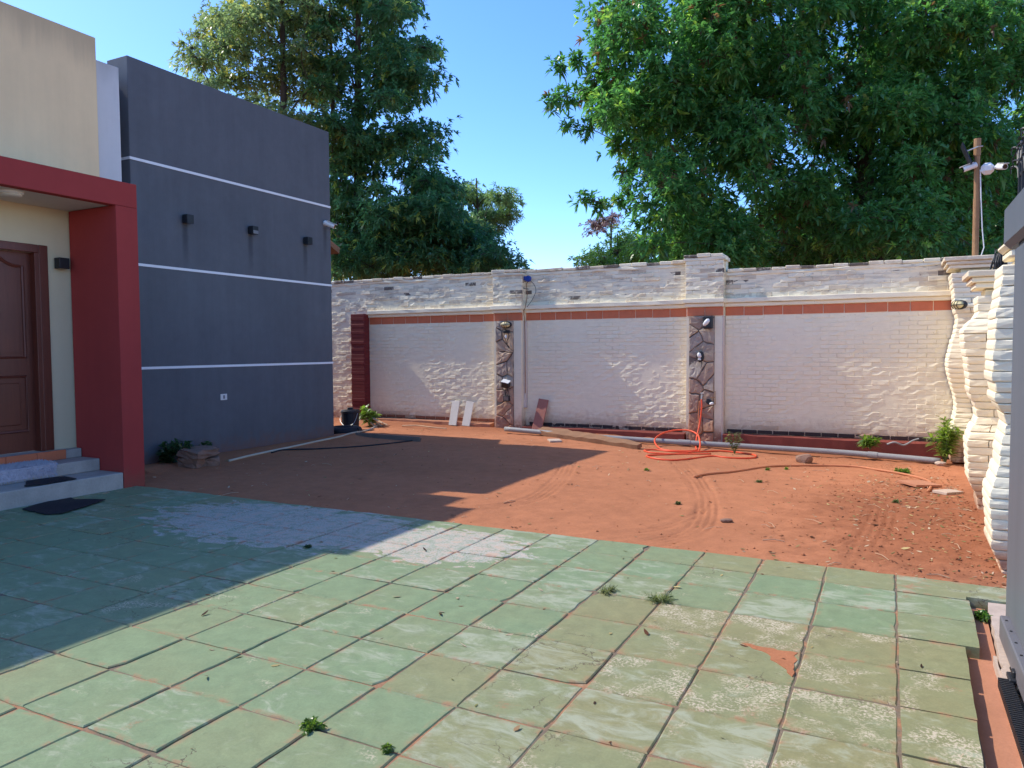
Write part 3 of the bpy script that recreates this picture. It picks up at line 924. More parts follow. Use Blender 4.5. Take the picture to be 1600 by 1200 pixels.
# shaggy rug thrown over the second step
rug = thing('shaggy_rug', 'shaggy pale lilac rug thrown over the middle porch step', 'rug', (-8.1, 4.2, 0.31))
def rug_h(x):          # x = distance out from the wall side
    return 0.012 if x < 0.10 else 0.012 - (x - 0.10) * 0.9
xs_ = np.linspace(-0.17, 0.20, 12); ys_ = np.linspace(-0.9, 0.66, 40)
vs = []
for x in xs_:
    for y in ys_:
        z = 0.02 + 0.006 * math.sin(13 * y + 4 * x)
        xx = x
        if x > 0.13: xx = 0.145 + 0.012 * math.sin(7 * y); z = 0.02 - (x - 0.13) * 1.75
        vs.append((xx, y + 0.02 * math.sin(20 * x), z))
n = len(ys_)
b = MB(); b.add(vs, [(i * n + j, (i + 1) * n + j, (i + 1) * n + j + 1, i * n + j + 1) for i in range(len(xs_) - 1) for j in range(n - 1)])
b.build('rug_base', MT['rug'], rug)
tv = []; tf = []
for i in range(5200):
    x = RND.uniform(-0.17, 0.2); y = RND.uniform(-0.9, 0.66)
    z = 0.02; xx = x; nx, nz = RND.gauss(0, 0.3), 1.0
    if x > 0.13: xx = 0.15; z = 0.02 - (x - 0.13) * 1.75; nx, nz = 1.0, -0.7
    d = Vector((nx, RND.gauss(0, 0.45), nz)).normalized() * RND.uniform(0.014, 0.034)
    if x > 0.185: d = Vector((0.25, RND.gauss(0, 0.3), -1)).normalized() * RND.uniform(0.03, 0.055)
    s = d.orthogonal().normalized() * 0.004
    p = Vector((xx, y, z)); q = len(tv)
    tv += [tuple(p - s), tuple(p + s), tuple(p + d)]; tf.append((q, q + 1, q + 2))
b = MB(); b.add(tv, tf); o = b.build('rug_pile', MT['rug'], rug); tag(o, kind='stuff')

# ------------------------------------------------------------------ brick walls
def brick_mesh(L, h, seed, depth=0.07, rough=0.003):
    r = random.Random(seed)
    nx = 4; vs = []
    c = 0.0045
    fr = []
    for j in range(2):
        for i in range(nx):
            x = -L / 2 + c + (L - 2 * c) * i / (nx - 1); z = -h / 2 + c + (h - 2 * c) * j
            vs.append((x + r.gauss(0, 0.001), r.gauss(0, rough), z + r.gauss(0, 0.0015)))
    loop = list(range(nx)) + list(range(2 * nx - 1, nx - 1, -1))
    for q, (y, e) in enumerate(((0.0055, 0.0), (depth, 0.0))):
        for k in loop:
            x, _, z = vs[k]
            i = k % nx; j = k // nx
            X = -L / 2 if i == 0 else (L / 2 if i == nx - 1 else x)
            Z = -h / 2 if j == 0 else h / 2
            vs.append((X, y, Z))
    n = len(loop); b1 = 2 * nx; b2 = b1 + n
    fs = [(i, i + 1, nx + i + 1, nx + i) for i in range(nx - 1)]
    for k in range(n):
        k2 = (k + 1) % n
        fs.append((loop[k2], loop[k], b1 + k, b1 + k2)); fs.append((b1 + k2, b1 + k, b2 + k, b2 + k2))
    return vs, fs

BL, BH = 0.243, 0.0665        # brick; course height 0.071
CH = 0.071
BV = [brick_mesh(BL, BH, s) for s in range(12)]
BVh = [brick_mesh(0.118, BH, 100 + s) for s in range(5)]


def to_me(vf, name='brick', mat=None):
    me = bpy.data.meshes.new(name); me.from_pydata(vf[0], [], vf[1]); me.materials.append(mat or MT['brick']); return me

MATS = ['brick', 'brickworn', 'brickdark']
BM = [[to_me(v, 'brick', MT[q]) for v in BV] for q in MATS]; BMh = [[to_me(v, 'brick', MT[q]) for v in BVh] for q in MATS]


def bond(x0, x1, z0, z1, y, out, jy=0.003, tilt=0.035, yaw_=0.008, und=0.0):
    """running bond of bricks on a face looking towards -Y"""
    nz = int(round((z1 - z0) / CH))
    for k in range(nz):
        z = z0 + (k + 0.5) * (z1 - z0) / nz
        kk = int(round((z + 0.3) / CH))
        x = x0
        first = True
        while x < x1 - 0.03:
            L = BL + 0.008
            wob = und * math.sin(1.9 * x + 2.7 * z) * math.cos(3.1 * x - 1.3 * z + 1.0)
            if first and kk % 2: L = 0.126
            first = False
            if x1 - x < L + 0.06: L = x1 - x
            Lb = L - 0.005
            half = Lb < 0.17
            rr_ = RND.random(); up_ = z > 2.3; m_ = 0
            if up_: m_ = 2 if rr_ < 0.035 + 0.05 * (z1 - z < 0.15) else (1 if rr_ < 0.36 else 0)
            elif z < 0.2: m_ = 1 if rr_ < 0.3 else 0
            out.append(dict(m=m_, x=x + L / 2, z=z + RND.gauss(0, 0.0015), y=y + RND.gauss(0, jy) + wob, half=half, i=RND.randrange(5 if half else 12),
                            sx=Lb / (0.118 if half else BL), sz=(z1 - z0) / nz / CH, rx=RND.gauss(0, tilt), rz=RND.gauss(0, yaw_), ry=RND.gauss(0, 0.006)))
            x += L


def emit_bricks(lst, parent, limit=300, mat=None):
    lst.sort(key=lambda b: (b['x']) ** 2 + b['y'] ** 2)
    for b in lst[:limit]:
        me = (BMh if b['half'] else BM)[b['m']][b['i']]
        o = bpy.data.objects.new('brick', me)
        o.location = (b['x'], b['y'], b['z']); o.rotation_euler = (b['rx'], b['ry'], b['rz']); o.scale = (b['sx'], 1, b['sz'])
        link(o, parent)
    if len(lst) > limit:
        mb = MB(); mi = []
        for b in lst[limit:]:
            vf = (BVh if b['half'] else BV)[b['i']]
            M_ = Matrix.LocRotScale(Vector((b['x'], b['y'], b['z'])), Matrix.Rotation(b['rz'], 3, 'Z') @ Matrix.Rotation(b['ry'], 3, 'Y') @ Matrix.Rotation(b['rx'], 3, 'X'), Vector((b['sx'], 1, b['sz'])))
            mb.add(vf[0], vf[1], M_); mi += [b['m']] * len(vf[1])
        o = tag(mb.build('brick_courses', MT['brick'], parent), kind='stuff')
        for q in MATS[1:]: o.data.materials.append(MT[q])
        o.data.polygons.foreach_set('material_index', np.array(mi, np.int32)); o.data.update()


def ledge(name, mat, parent, x0, x1, y0, y1, z0, z1, j=0.004, step=0.18, seed=0):
    """a moulded strip along X with slightly wavy edges"""
    r = random.Random(seed)
    n = max(2, int((x1 - x0) / step)); vs = []
    for i in range(n + 1):
        x = x0 + (x1 - x0) * i / n
        a, b_, c, d = (r.gauss(0, j) for _ in range(4))
        e = 0.008
        vs += [(x, y1, z0), (x, y0 + a + e, z0 + b_), (x, y0 + a, z0 + b_ + e), (x, y0 + c, z1 + d - e), (x, y0 + c + e, z1 + d), (x, y1, z1)]
    fs = []
    for i in range(n):
        for k in range(5): fs.append((i * 6 + k, i * 6 + k + 1, (i + 1) * 6 + k + 1, (i + 1) * 6 + k))
        fs.append((i * 6 + 5, i * 6, (i + 1) * 6, (i + 1) * 6 + 5))
    fs.append(tuple(range(6))[::-1]); fs.append(tuple(n * 6 + k for k in range(6)))
    b = MB(); b.add(vs, [f[::-1] for f in fs])
    return b.build(name, mat, parent)

wall = thing('boundary_wall', 'long whitewashed brick wall with terracotta tile band behind the dirt yard', 'wall', (0, 0, 0))
XL, XR = -12.6, 0.9
P1 = (-6.93, -6.30); P2 = (-3.16, -2.52)      # the two piers
POST = (-10.42, -10.06)
TOPL, TOPR = 2.93, 2.74
core = MB()
core.box(XL, P2[1], 13.0045, 13.22, -0.4, 3.0)
core.box(P2[1] + 0.002, 1.6, 13.0055, 13.22, -0.4, 2.80)
core.box(P1[0] + 0.02, P1[1] - 0.02, 12.825, 13.008, -0.3, 2.98)
core.box(P2[0] + 0.02, P2[1] - 0.02, 12.825, 13.008, -0.3, 3.03)
core.build('wall_core', MT['brick'], wall)
bricks = []
gaps = [(XL, POST[0])]
# to the left of the red post the wall has no band
bond(XL, POST[0], -0.15, TOPL, 13.0, bricks, 0.004, 0.05)
for a, b_, zt in ((POST[0], P1[0], TOPL), (P1[1], P2[0], TOPL), (P2[1], XR, TOPR)):
    bond(a + 0.002, b_ - 0.002, -0.15, 2.06, 13.0, bricks, 0.0016, 0.030, 0.009, 0.007)
    bond(a + 0.002, b_ - 0.002, 2.36, zt, 13.0, bricks, 0.005, 0.04)
for a, b_, zt in ((*P1, TOPL), (*P2, 3.0)):
    bond(a, b_, 2.36, zt, 12.815, bricks, 0.005, 0.05)
emit_bricks(bricks, wall, 300)

# mouldings
for i, (a, b_, y) in enumerate(((POST[1], P1[0] + 0.005, 13.0), (P1[0], P1[1], 12.815), (P1[1] - 0.005, P2[0] + 0.005, 13.0), (P2[0], P2[1], 12.815), (P2[1] - 0.005, XR - 0.03, 13.0))):
    e = 0.001 * (i % 2)
    ledge('cornice', MT['brick'], wall, a, b_, y - 0.045, y + 0.1 + e, 2.213 + e, 2.275, 0.0015, seed=i)
    ledge('cornice', MT['brick'], wall, a - (0.02 if i % 2 else 0), b_ + (0.02 if i % 2 else 0), y - 0.085, y + 0.1 + e, 2.277 + e, 2.358, 0.0025, seed=10 + i)
# terracotta band, tile by tile
for a, b_, y in ((POST[1], P1[0] - 0.002, 12.995), (P1[0] + 0.03, P1[1] - 0.002, 12.81), (P1[1], P2[0] - 0.002, 12.995), (P2[0] + 0.03, P2[1] - 0.002, 12.81), (P2[1], XR - 0.02, 12.995)):
    n = max(1, round((b_ - a) / 0.30)); w = (b_ - a) / n
    for k in range(n):
        b = MB(); b.cbox(-w / 2 + 0.005, w / 2 - 0.005, 0, 0.06, -0.072, 0.072, 0.003)
        if 'tm' not in globals() or abs(globals()['tmw'] - w) > 1e-6: tm = b.mesh('band_tile', MT['terracotta']); tmw = w
        o = bpy.data.objects.new('band_tile', tm)
        o.location = (a + (k + 0.5) * w, y + RND.gauss(0, 0.002), 2.137 + RND.gauss(0, 0.002)); o.rotation_euler = (RND.gauss(0, 0.01), RND.gauss(0, 0.004), RND.gauss(0, 0.006))
        link(o, wall)
# coping of loose old bricks on top
def coping(x0, x1, y, z, seed):
    r = random.Random(seed); x = x0
    ledge('coping', MT['brick'], wall, x0, x1, y - 0.014, 13.24, z, z + 0.055, 0.006, seed=seed)
    while x < x1 - 0.05:
        w = min(r.uniform(0.2, 0.3), x1 - x)
        b = MB(); b.cbox(-w / 2 + 0.003, w / 2 - 0.003, 0, 13.26 - y + 0.02, 0, 0.058 + r.uniform(-0.012, 0.006), 0.008)
        o = b.build('coping_brick', MT[r.choice(('brick', 'brickworn', 'brickworn', 'brickdark'))], wall)
        o.location = (x + w / 2, y - 0.026 + r.gauss(0, 0.006), z + 0.056); o.rotation_euler = (r.gauss(0, 0.015), r.gauss(0, 0.02), r.gauss(0, 0.02))
        x += w
coping(XL, P1[0] - 0.02, 13.0, TOPL, 1)
coping(P1[0] - 0.018, P1[1] + 0.018, 12.815, TOPL + 0.002, 2)
coping(P1[1] + 0.02, P2[0] - 0.03, 13.0, TOPL, 3)
coping(P2[0] - 0.028, P2[1] + 0.028, 12.815, 3.0, 4)
coping(P2[1] + 0.03, XR - 0.05, 13.0, TOPR, 5)


def clip(poly, nx, ny, c):
    """keep the part of poly with nx*x+ny*y <= c"""
    out = []
    for (a, b_) in zip(poly, poly[1:] + poly[:1]):
        da = nx * a[0] + ny * a[1] - c; db = nx * b_[0] + ny * b_[1] - c
        if da <= 0: out.append(a)
        if da * db < 0:
            t = da / (da - db); out.append((a[0] + (b_[0] - a[0]) * t, a[1] + (b_[1] - a[1]) * t))
    return out


def crazy_stone(x0, x1, z0, z1, y, parent, seed, n=17):
    """crazy paving cladding: irregular flagstones with deep joints"""
    r = random.Random(seed)
    w = x1 - x0; pts = []
    while len(pts) < n:
        p = (r.uniform(x0, x1), r.uniform(z0, z1))
        if all(math.hypot((p[0] - q[0]), (p[1] - q[1])) > 0.15 for q in pts) or r.random() < 0.004: pts.append(p)
    for p in pts:
        poly = [(x0, z0), (x1, z0), (x1, z1), (x0, z1)]
        for q in pts:
            if q is p: continue
            nx_, nz_ = q[0] - p[0], q[1] - p[1]; L = math.hypot(nx_, nz_)
            nx_, nz_ = nx_ / L, nz_ / L
            c = nx_ * (p[0] + q[0]) / 2 + nz_ * (p[1] + q[1]) / 2 - 0.007
            poly = clip(poly, nx_, nz_, c)
            if len(poly) < 3: break
        if len(poly) < 3: continue
        poly = rag(poly, 0.06, 0.006, r.randrange(9999))
        cx = sum(a for a, _ in poly) / len(poly); cz = sum(b_ for _, b_ in poly) / len(poly)
        th = r.uniform(0.018, 0.04); tx_, tz_ = r.gauss(0, 0.07), r.gauss(0, 0.07)
        n_ = len(poly); vs = []
        for (s, d, rel) in ((1.0, 0.04, 0), (1.0, -th * 0.55, 0.7), (0.88, -th, 1.0), (0.45, -th - 0.002, 1.0)):
            for a, b_ in poly:
                X, Z = (a - cx) * s, (b_ - cz) * s
                vs.append((X, d + rel * (tx_ * X + tz_ * Z + r.gauss(0, 0.0045)), Z))
        vs.append((0, -th + r.gauss(0, 0.003), 0))
        fs = []
        for q in range(3):
            for i in range(n_):
                k = (i + 1) % n_
                fs.append((q * n_ + i, q * n_ + k, (q + 1) * n_ + k, (q + 1) * n_ + i))
        for i in range(n_): fs.append((3 * n_ + i, 3 * n_ + (i + 1) % n_, 4 * n_))
        b = MB(); b.add(vs, fs)
        o = b.build('stone', MT['stone'], parent); o.location = (cx, y, cz)

for (a, b_), seed in ((P1, 21), (P2, 35)):
    x1 = a + (0.45 if seed == 21 else 0.50)
    mb = MB(); mb.box(a + 0.07, x1, 12.813, 12.824, -0.35, 2.06); mb.build('stone_mortar', MT['mortarstone'], wall)
    crazy_stone(a + 0.075, x1 - 0.005, -0.2, 2.055, 12.812, wall, seed)
mb = MB(); mb.cbox(-6.455, -6.27, 12.925, 13.0, 0.38, 2.06, 0.006); mb.build('plaster_strip', MT['plaster'], wall)
mb = MB(); mb.cbox(-2.615, -2.52, 12.835, 13.0, -0.2, 2.06, 0.006); mb.build('plaster_strip', MT['plaster'], wall)
# post, kerbs along the foot
mb = MB()
for k in range(33):
    z0 = -0.1 + k * 0.0725; e = RND.gauss(0, 0.004)
    mb.cbox(POST[0] + RND.gauss(0, .003), POST[1] + RND.gauss(0, .003), 12.80 + e, 12.9 + RND.gauss(0, 0.002), z0, z0 + 0.0705, 0.006)
mb.box(POST[0] + 0.01, POST[1] - 0.01, 12.81, 13.0, -0.1, 2.28)
mb.build('red_post', MT['redpost'], wall)
ledge('kerb_course', MT['channel'], wall, -9.95, -7.0, 12.78, 12.99, -0.15, 0.06, 0.008, seed=51)
ledge('kerb_course', MT['kerb'], wall, -6.28, P2[0], 12.76, 12.99, -0.3, 0.035, 0.004, seed=52)
ledge('kerb_course', MT['kerb'], wall, -2.50, 0.72, 12.74, 12.99, -0.4, 0.06, 0.004, seed=53)
# bare bricks above the kerb; near-black ones paint the dark of a recess strip
for a, b_, z in ((-9.9, -7.0, 0.07), (-6.24, -3.2, 0.042), (-2.48, 0.7, 0.067)):
    x = a
    while x < b_ - 0.1:
        w = min(0.25, b_ - x)
        mb = MB(); mb.cbox(-w / 2 + 0.006, w / 2 - 0.006, 0, 0.06, 0, 0.06, 0.005)
        o = mb.build('foot_brick', MT['barebrick'] if a < -7 else MT['footdark'], wall); o.location = (x + w / 2, 12.992 + RND.gauss(0, 0.003), z)
        x += w

# ------------------------------------------------------------------ wavy piers at the right-hand side
def wavy(prof):
    zs_ = [p[0] for p in prof]; xs_ = [p[1] for p in prof]
    def f(z):
        # smooth interpolation
        for i in range(len(zs_) - 1):
            if zs_[i] <= z <= zs_[i + 1]:
                t = (z - zs_[i]) / (zs_[i + 1] - zs_[i]); t = t * t * (3 - 2 * t)
                return xs_[i] + (xs_[i + 1] - xs_[i]) * t
        return xs_[0] if z < zs_[0] else xs_[-1]
    return f


def wavy_pier(label, prof, xr, y, depth, zt, seed, cap=True, amp=0.9, zb=-0.14):
    p = thing('brick_pier', label, 'pier', (0, 0, 0), 0, 'wavy whitewashed piers on the right')
    r = random.Random(seed); f = wavy(prof)
    mean = sum(q[1] for q in prof) / len(prof)
    nz = int((zt - zb) / CH)
    mb = MB(); mb.box(mean + 0.09, xr, y + 0.09, y + depth, zb, zt - 0.01); mb.build('pier_core', MT['brick'], p)
    rows_ = ((0.03, 0.0045), (0.16, 0.0005), (0.5, -0.0018), (0.84, 0.0005), (0.97, 0.0045))
    for k in range(nz):
        z0 = zb + k * CH; jx = r.gauss(0, 0.003); jy = r.gauss(0, 0.003)
        cutf = 0.5 + (0.13 if k % 2 else -0.13) + r.gauss(0, 0.02)
        for i in range(2):
            mb = MB(); vs = []; fs = []; nc = 5
            for (t_, g_) in rows_:
                z = z0 + t_ * CH + r.gauss(0, 0.0008)
                xl = f(z) + jx + g_
                ys = y + (f(z) - mean) * amp + jy + g_
                xa = xl if i == 0 else xl + (xr - xl) * cutf + 0.0006
                xb = xl + (xr - xl) * cutf - 0.0006 if i == 0 else xr
                row = []
                if i == 0: row = [(xl + 0.004, y + depth - 0.02), (xl, ys + 0.012)]
                else: row = [(xa, y + depth - 0.02), (xa, ys + 0.006)]
                for c_ in range(nc - 1):
                    q = c_ / (nc - 2)
                    e_ = 0.004 * (1 if (c_ in (0, nc - 2)) else 0)
                    row.append((xa + (xb - xa) * (0.03 + 0.94 * q), ys + e_ * (0.6 if i == 0 and c_ == 0 else 1) + r.gauss(0, 0.0022)))
                row.append((xb, y + depth - 0.02))
                vs += [(px_, py_, z) for px_, py_ in row]
            w_ = nc + 2
            for a_ in range(len(rows_) - 1):
                for c_ in range(w_ - 1): fs.append((a_ * w_ + c_, a_ * w_ + c_ + 1, (a_ + 1) * w_ + c_ + 1, (a_ + 1) * w_ + c_))
            fs.append(tuple(range(w_))[::-1]); fs.append(tuple((len(rows_) - 1) * w_ + c_ for c_ in range(w_)))
            mb.add(vs, fs)
            mb.build('brick', MT['brick'], p)
    if cap:
        xa = f(zt)
        for q, (o1, h0, h1) in enumerate(((0.015, 0.0, 0.05), (0.05, 0.052, 0.10), (0.085, 0.102, 0.16))):
            mb = MB(); mb.cbox(xa - o1, xr + o1 * 0.3, y - o1, y + depth + o1, zt + h0, zt + h1, 0.008)
            mb.build('cap_course', MT['brickworn' if q == 2 else 'brick'], p)
    return p

wavy_pier('wavy whitewashed brick pier in the back corner, under the camera pole',
          [(-0.2, .80), (0.2, .79), (0.65, .85), (1.27, .73), (1.9, .84), (2.12, .80), (2.7, .74)], 1.35, 12.3, 0.68, 2.62, 5)
wavy_pier('middle wavy whitewashed pier with stepped cap, under the black spikes',
          [(-0.1, .77), (0.03, .76), (0.31, .67), (0.62, .66), (0.86, .735), (1.16, .66), (1.65, .60), (1.85, .72), (2.2, .71)], 1.13, 8.2, 0.45, 2.06, 6)
wavy_pier('nearest wavy whitewashed pier, beside the grey gate',
          [(-0.1, .72), (0.0, .69), (0.18, .63), (0.49, .61), (0.75, .66), (1.01, .695), (1.18, .625), (1.35, .605), (1.61, .615), (2.03, .65), (2.2, .65)], 1.05, 5.9, 0.45, 2.1, 7, False)
o = thing('side_wall', 'whitewashed side wall running behind the wavy piers', 'wall', (0, 0, 0))
mb = MB(); mb.box(1.06, 1.24, 5.95, 12.32, -0.3, 2.05); mb.build('wall_core', MT['brick'], o)
# round-ended stub on the nearest pier
mb = MB(); mb.cbox(0.685, 0.85, 5.84, 6.2, 2.1, 2.15, 0.012); mb.cbox(0.655, 0.84, 5.82, 6.2, 2.152, 2.215, 0.025); mb.cbox(0.69, 0.85, 5.83, 6.2, 2.217, 2.26, 0.02)
st = mb.build('pier_cap', MT['brick']); tag(st, 'small rounded whitewashed cap stones on the nearest pier beside the gate box', 'cap stone')

# ------------------------------------------------------------------ sliding gate
gate = thing('sliding_gate', 'grey metal sliding gate at the right edge with spiked railing', 'gate', (0.57, 4.6, 0))
ginv = Matrix.Translation((-0.57, -4.6, 0))
def gpart(name, mb, mat, parent=None):
    o = mb.build(name, mat, parent or gate)
    if parent is None: o.matrix_parent_inverse = ginv
    return o
mb = MB(); mb.cbox(0.566, 0.60, 0.4, 4.635, 0.06, 2.02, 0.004); leaf = gpart('gate_leaf', mb, MT['gate'])
mb = MB(); mb.cbox(0.528, 0.64, 0.4, 4.535, 0.005, 0.125, 0.006); gpart('bottom_rail', mb, MT['gate'])
mb = MB()
for k in range(6): mb.lathe([(0.006, 0.0), (0.006, 0.003)], 8, Matrix.Translation((0.548, 4.45 - k * 0.16, 0.1252)))
gpart('rivet', mb, MT['black'])
mb = MB(); mb.cbox(0.552, 0.75, 0.4, 4.98, 2.055, 2.30, 0.03); gpart('top_box', mb, MT['gate'])
mb = MB(); mb.box(0.59, 0.70, 0.4, 4.7, 2.018, 2.054); gpart('top_track', mb, MT['black'])
for k in range(26):
    y = 4.86 - k * 0.115
    mb = MB(); mb.cbox(0.60, 0.622, y - 0.011, y + 0.011, 2.29, 2.56, 0.002); br = gpart('railing_bar', mb, MT['black'])
    if k < 12:
        for s in range(3):
            zc = 2.50 + 0.05 * s + RND.uniform(-0.02, 0.02)
            pts = [(0.61 + RND.gauss(0, 0.01), y, zc - 0.06), (0.60, y + 0.03, zc), (0.585 + RND.gauss(0, .01), y + 0.06, zc + 0.012), (0.575, y + 0.085, zc - 0.02)]
            m2 = MB(); m2.tube(spline(pts, 4), [0.006] * 6 + [0.005] * 4 + [0.003] * 3, 5)
            gpart('spike', m2, MT['black'], br)
mb = MB(); mb.cbox(0.604, 0.618, 2.0, 4.9, 2.43, 2.45, 0.002); gpart('railing_rail', mb, MT['black'])
# toothed rack at the foot and its guide roller
mb = MB(); mb.box(0.482, 0.512, 1.4, 3.955, -0.029, 0.004)
rack = gpart('gear_rack', mb, MT['black'])
mb = MB()
for k in range(128):
    y = 3.95 - k * 0.02
    mb.box(0.460, 0.514, y - 0.006, y + 0.006, -0.028, 0.014)
tag(gpart('rack_tooth', mb, MT['black'], rack), kind='stuff')
mb = MB(); mb.cbox(0.50, 0.60, 3.93, 4.03, 0.0, 0.022, 0.004); mb.cbox(0.515, 0.57, 3.955, 4.005, 0.02, 0.05, 0.004); gpart('roller_bracket', mb, MT['black'])
mb = MB(); mb.lathe([(0.022, -0.018), (0.026, -0.012), (0.026, 0.012), (0.022, 0.018)], 12, Matrix.Translation((0.548, 3.885, 0.0)) @ Matrix.Rotation(math.pi / 2, 4, 'X')); gpart('roller', mb, MT['black'])

# ------------------------------------------------------------------ fittings on the wall
def bulkhead(loc, rz, label, tilt=0.0):
    t = thing('bulkhead_lamp', label, 'wall lamp', loc, rz, 'yellowed bulkhead lamps on the white wall')
    A = Matrix.Rotation(math.pi / 2, 4, 'X') @ Matrix.Diagonal((1.0, 0.55, 1, 1))       # oval, axis towards -Y
    b = MB(); b.lathe([(0.118, 0.0), (0.122, 0.02), (0.112, 0.045), (0.10, 0.05)], 24, A); b.build('lamp_base', MT['black'], t, True)
    b = MB(); b.lathe([(0.10, 0.05), (0.096, 0.075), (0.075, 0.10), (0.03, 0.112), (0.005, 0.114)], 24, A); b.build('lamp_glass', MT['yellowglass'], t, True)
    for x in (-0.045, 0.0, 0.045):
        pts = [(x, -0.045, -0.062), (x, -0.09, -0.05), (x, -0.122, 0), (x, -0.09, 0.05), (x, -0.045, 0.062)]
        b = MB(); b.tube(spline(pts, 5), 0.004, 6); b.build('guard_wire', MT['black'], t)
    b = MB(); b.tube(spline([(-0.115, -0.045, 0), (-0.09, -0.09, 0), (0, -0.124, 0), (0.09, -0.09, 0), (0.115, -0.045, 0)], 5), 0.004, 6); b.build('guard_wire', MT['black'], t)
    return t

bulkhead((-6.60, 12.765, 1.985), 0, 'yellowed oval bulkhead lamp at the top of the left stone strip')
bulkhead((0.875, 12.20, 2.10), -0.9, 'yellowed bulkhead lamp on the corner pier at the right end')


def wires(t, pts, r=0.006, mat='black', name='wire'):
    b = MB(); b.tube(spline(pts, 5), r, 6); return b.build(name, MT[mat], t)

t = thing('spotlight', 'black box spotlight with dangling wires on the left stone strip', 'spotlight', (-6.60, 12.760, 0.86))
b = MB(); b.cbox(-0.075, 0.075, -0.11, 0.0, -0.06, 0.055, 0.012, Matrix.Rotation(0.4, 4, 'X') @ Matrix.Rotation(0.25, 4, 'Y')); b.build('spot_body', MT['black'], t)
b = MB(); b.cbox(-0.08, 0.08, -0.12, 0.01, 0.062, 0.075, 0.004, Matrix.Rotation(0.4, 4, 'X') @ Matrix.Rotation(0.25, 4, 'Y')); b.build('spot_hood', MT['whiteplastic'], t)
wires(t, [(0.02, -0.03, -0.05), (0.03, -0.03, -0.14), (-0.01, -0.035, -0.2), (-0.02, -0.03, -0.25)])
wires(t, [(0.02, -0.03, -0.05), (0.045, -0.03, -0.15), (0.03, -0.035, -0.25)])
t = thing('junction_box', 'small open black junction box low on the left stone strip', 'junction box', (-6.605, 12.760, 0.565))
b = MB(); b.cbox(-0.065, 0.065, -0.03, 0.02, -0.055, 0.055, 0.006); b.build('box_body', MT['black'], t)
b = MB(); b.box(-0.05, 0.05, -0.0325, -0.0305, -0.042, 0.042); b.build('box_plate', MT['mortarstone'], t)
t = thing('broken_lamp', 'broken lamp bracket with hanging wires under the oval bulkhead lamp', 'lamp bracket', (-6.59, 12.770, 1.80))
b = MB(); b.cbox(-0.07, 0.07, -0.05, 0.0, 0.02, 0.08, 0.012); b.build('bracket', MT['black'], t)
wires(t, [(-0.03, -0.03, 0.03), (-0.05, -0.05, -0.03), (-0.01, -0.06, -0.09), (0.0, -0.04, -0.15), (0.02, -0.03, -0.19)])
wires(t, [(0.03, -0.03, 0.03), (0.06, -0.05, -0.04), (0.03, -0.06, -0.12)], 0.008)
b = MB(); b.lathe([(0.018, -0.03), (0.022, 0.0), (0.016, 0.03)], 10, Matrix.Translation((0.0, -0.06, -0.04))); b.build('lamp_holder', MT['whiteplastic'], t)

t = thing('broken_lamp', 'black lamp hood with a white bulb, topmost on the middle stone strip', 'lamp bracket', (-2.75, 12.760, 1.95))
b = MB(); b.cbox(-0.085, 0.085, -0.09, 0.0, -0.11, 0.11, 0.02); b.build('lamp_hood', MT['black'], t)
b = MB(); b.lathe([(0.004, -0.075), (0.03, -0.055), (0.042, 0.0), (0.036, 0.05), (0.012, 0.075)], 12, Matrix.Translation((-0.02, -0.085, -0.005)) @ Matrix.Rotation(0.7, 4, 'Y')); b.build('bulb', MT['whiteplastic'], t, True)
t = thing('broken_lamp', 'smashed black and white lamp, second down on the middle stone strip', 'lamp bracket', (-2.88, 12.760, 1.37))
b = MB(); b.lathe([(0.075, 0.0), (0.085, 0.03), (0.07, 0.05)], 14, Matrix.Rotation(math.pi / 2, 4, 'X') @ Matrix.Diagonal((0.8, 1.15, 1, 1))); b.build('lamp_base', MT['black'], t)
b = MB(); b.lathe([(0.005, -0.05), (0.032, -0.03), (0.034, 0.025), (0.01, 0.05)], 10, Matrix.Translation((-0.01, -0.06, 0.02)) @ Matrix.Rotation(-0.3, 4, 'Y')); b.build('bulb', MT['whiteplastic'], t, True)
b = MB(); b.cbox(-0.03, 0.02, -0.08, -0.05, -0.06, -0.03, 0.006); b.build('lamp_holder', MT['whiteplastic'], t)
wires(t, [(0.0, -0.03, -0.05), (0.03, -0.04, -0.12), (0.01, -0.03, -0.2)])

t = thing('garden_tap', 'garden tap on the middle stone strip that feeds the orange hose', 'tap', (-2.84, 12.760, 0.70))
b = MB(); b.tube([(0, 0.0, 0.0), (0, -0.06, 0.0), (0, -0.09, -0.015), (0, -0.095, -0.05)], [0.014, 0.014, 0.013, 0.011], 10); b.build('spout', MT['steel'], t)
b = MB(); b.tube([(0, -0.05, 0.0), (0, -0.05, 0.045)], 0.008, 8); b.build('valve_stem', MT['steel'], t)
b = MB(); b.cbox(-0.03, 0.03, -0.056, -0.044, 0.045, 0.055, 0.003); b.build('tap_handle', MT['whiteplastic'], t)
t = thing('broken_lamp', 'black and white broken fitting beside the garden tap', 'lamp bracket', (-2.70, 12.760, 0.585))
b = MB(); b.cbox(-0.08, 0.05, -0.05, 0.0, -0.04, 0.045, 0.015, Matrix.Rotation(0.5, 4, 'Y')); b.build('bracket', MT['black'], t)
b = MB(); b.lathe([(0.004, -0.04), (0.025, -0.02), (0.025, 0.02), (0.006, 0.04)], 10, Matrix.Translation((0.02, -0.06, -0.01)) @ Matrix.Rotation(1.2, 4, 'Y')); b.build('bulb', MT['whiteplastic'], t, True)
t = thing('iron_hook', 'rusty iron hook at the right edge of the middle stone strip', 'hook', (-2.66, 12.770, 0.66))
b = MB(); b.tube([(0.03, -0.03, 0.13), (0.035, -0.035, -0.1)], 0.008, 6); b.tube([(-0.06, -0.03, 0.02), (0.034, -0.034, 0.02)], 0.006, 6); b.build('hook_bar', MT['rust'], t)

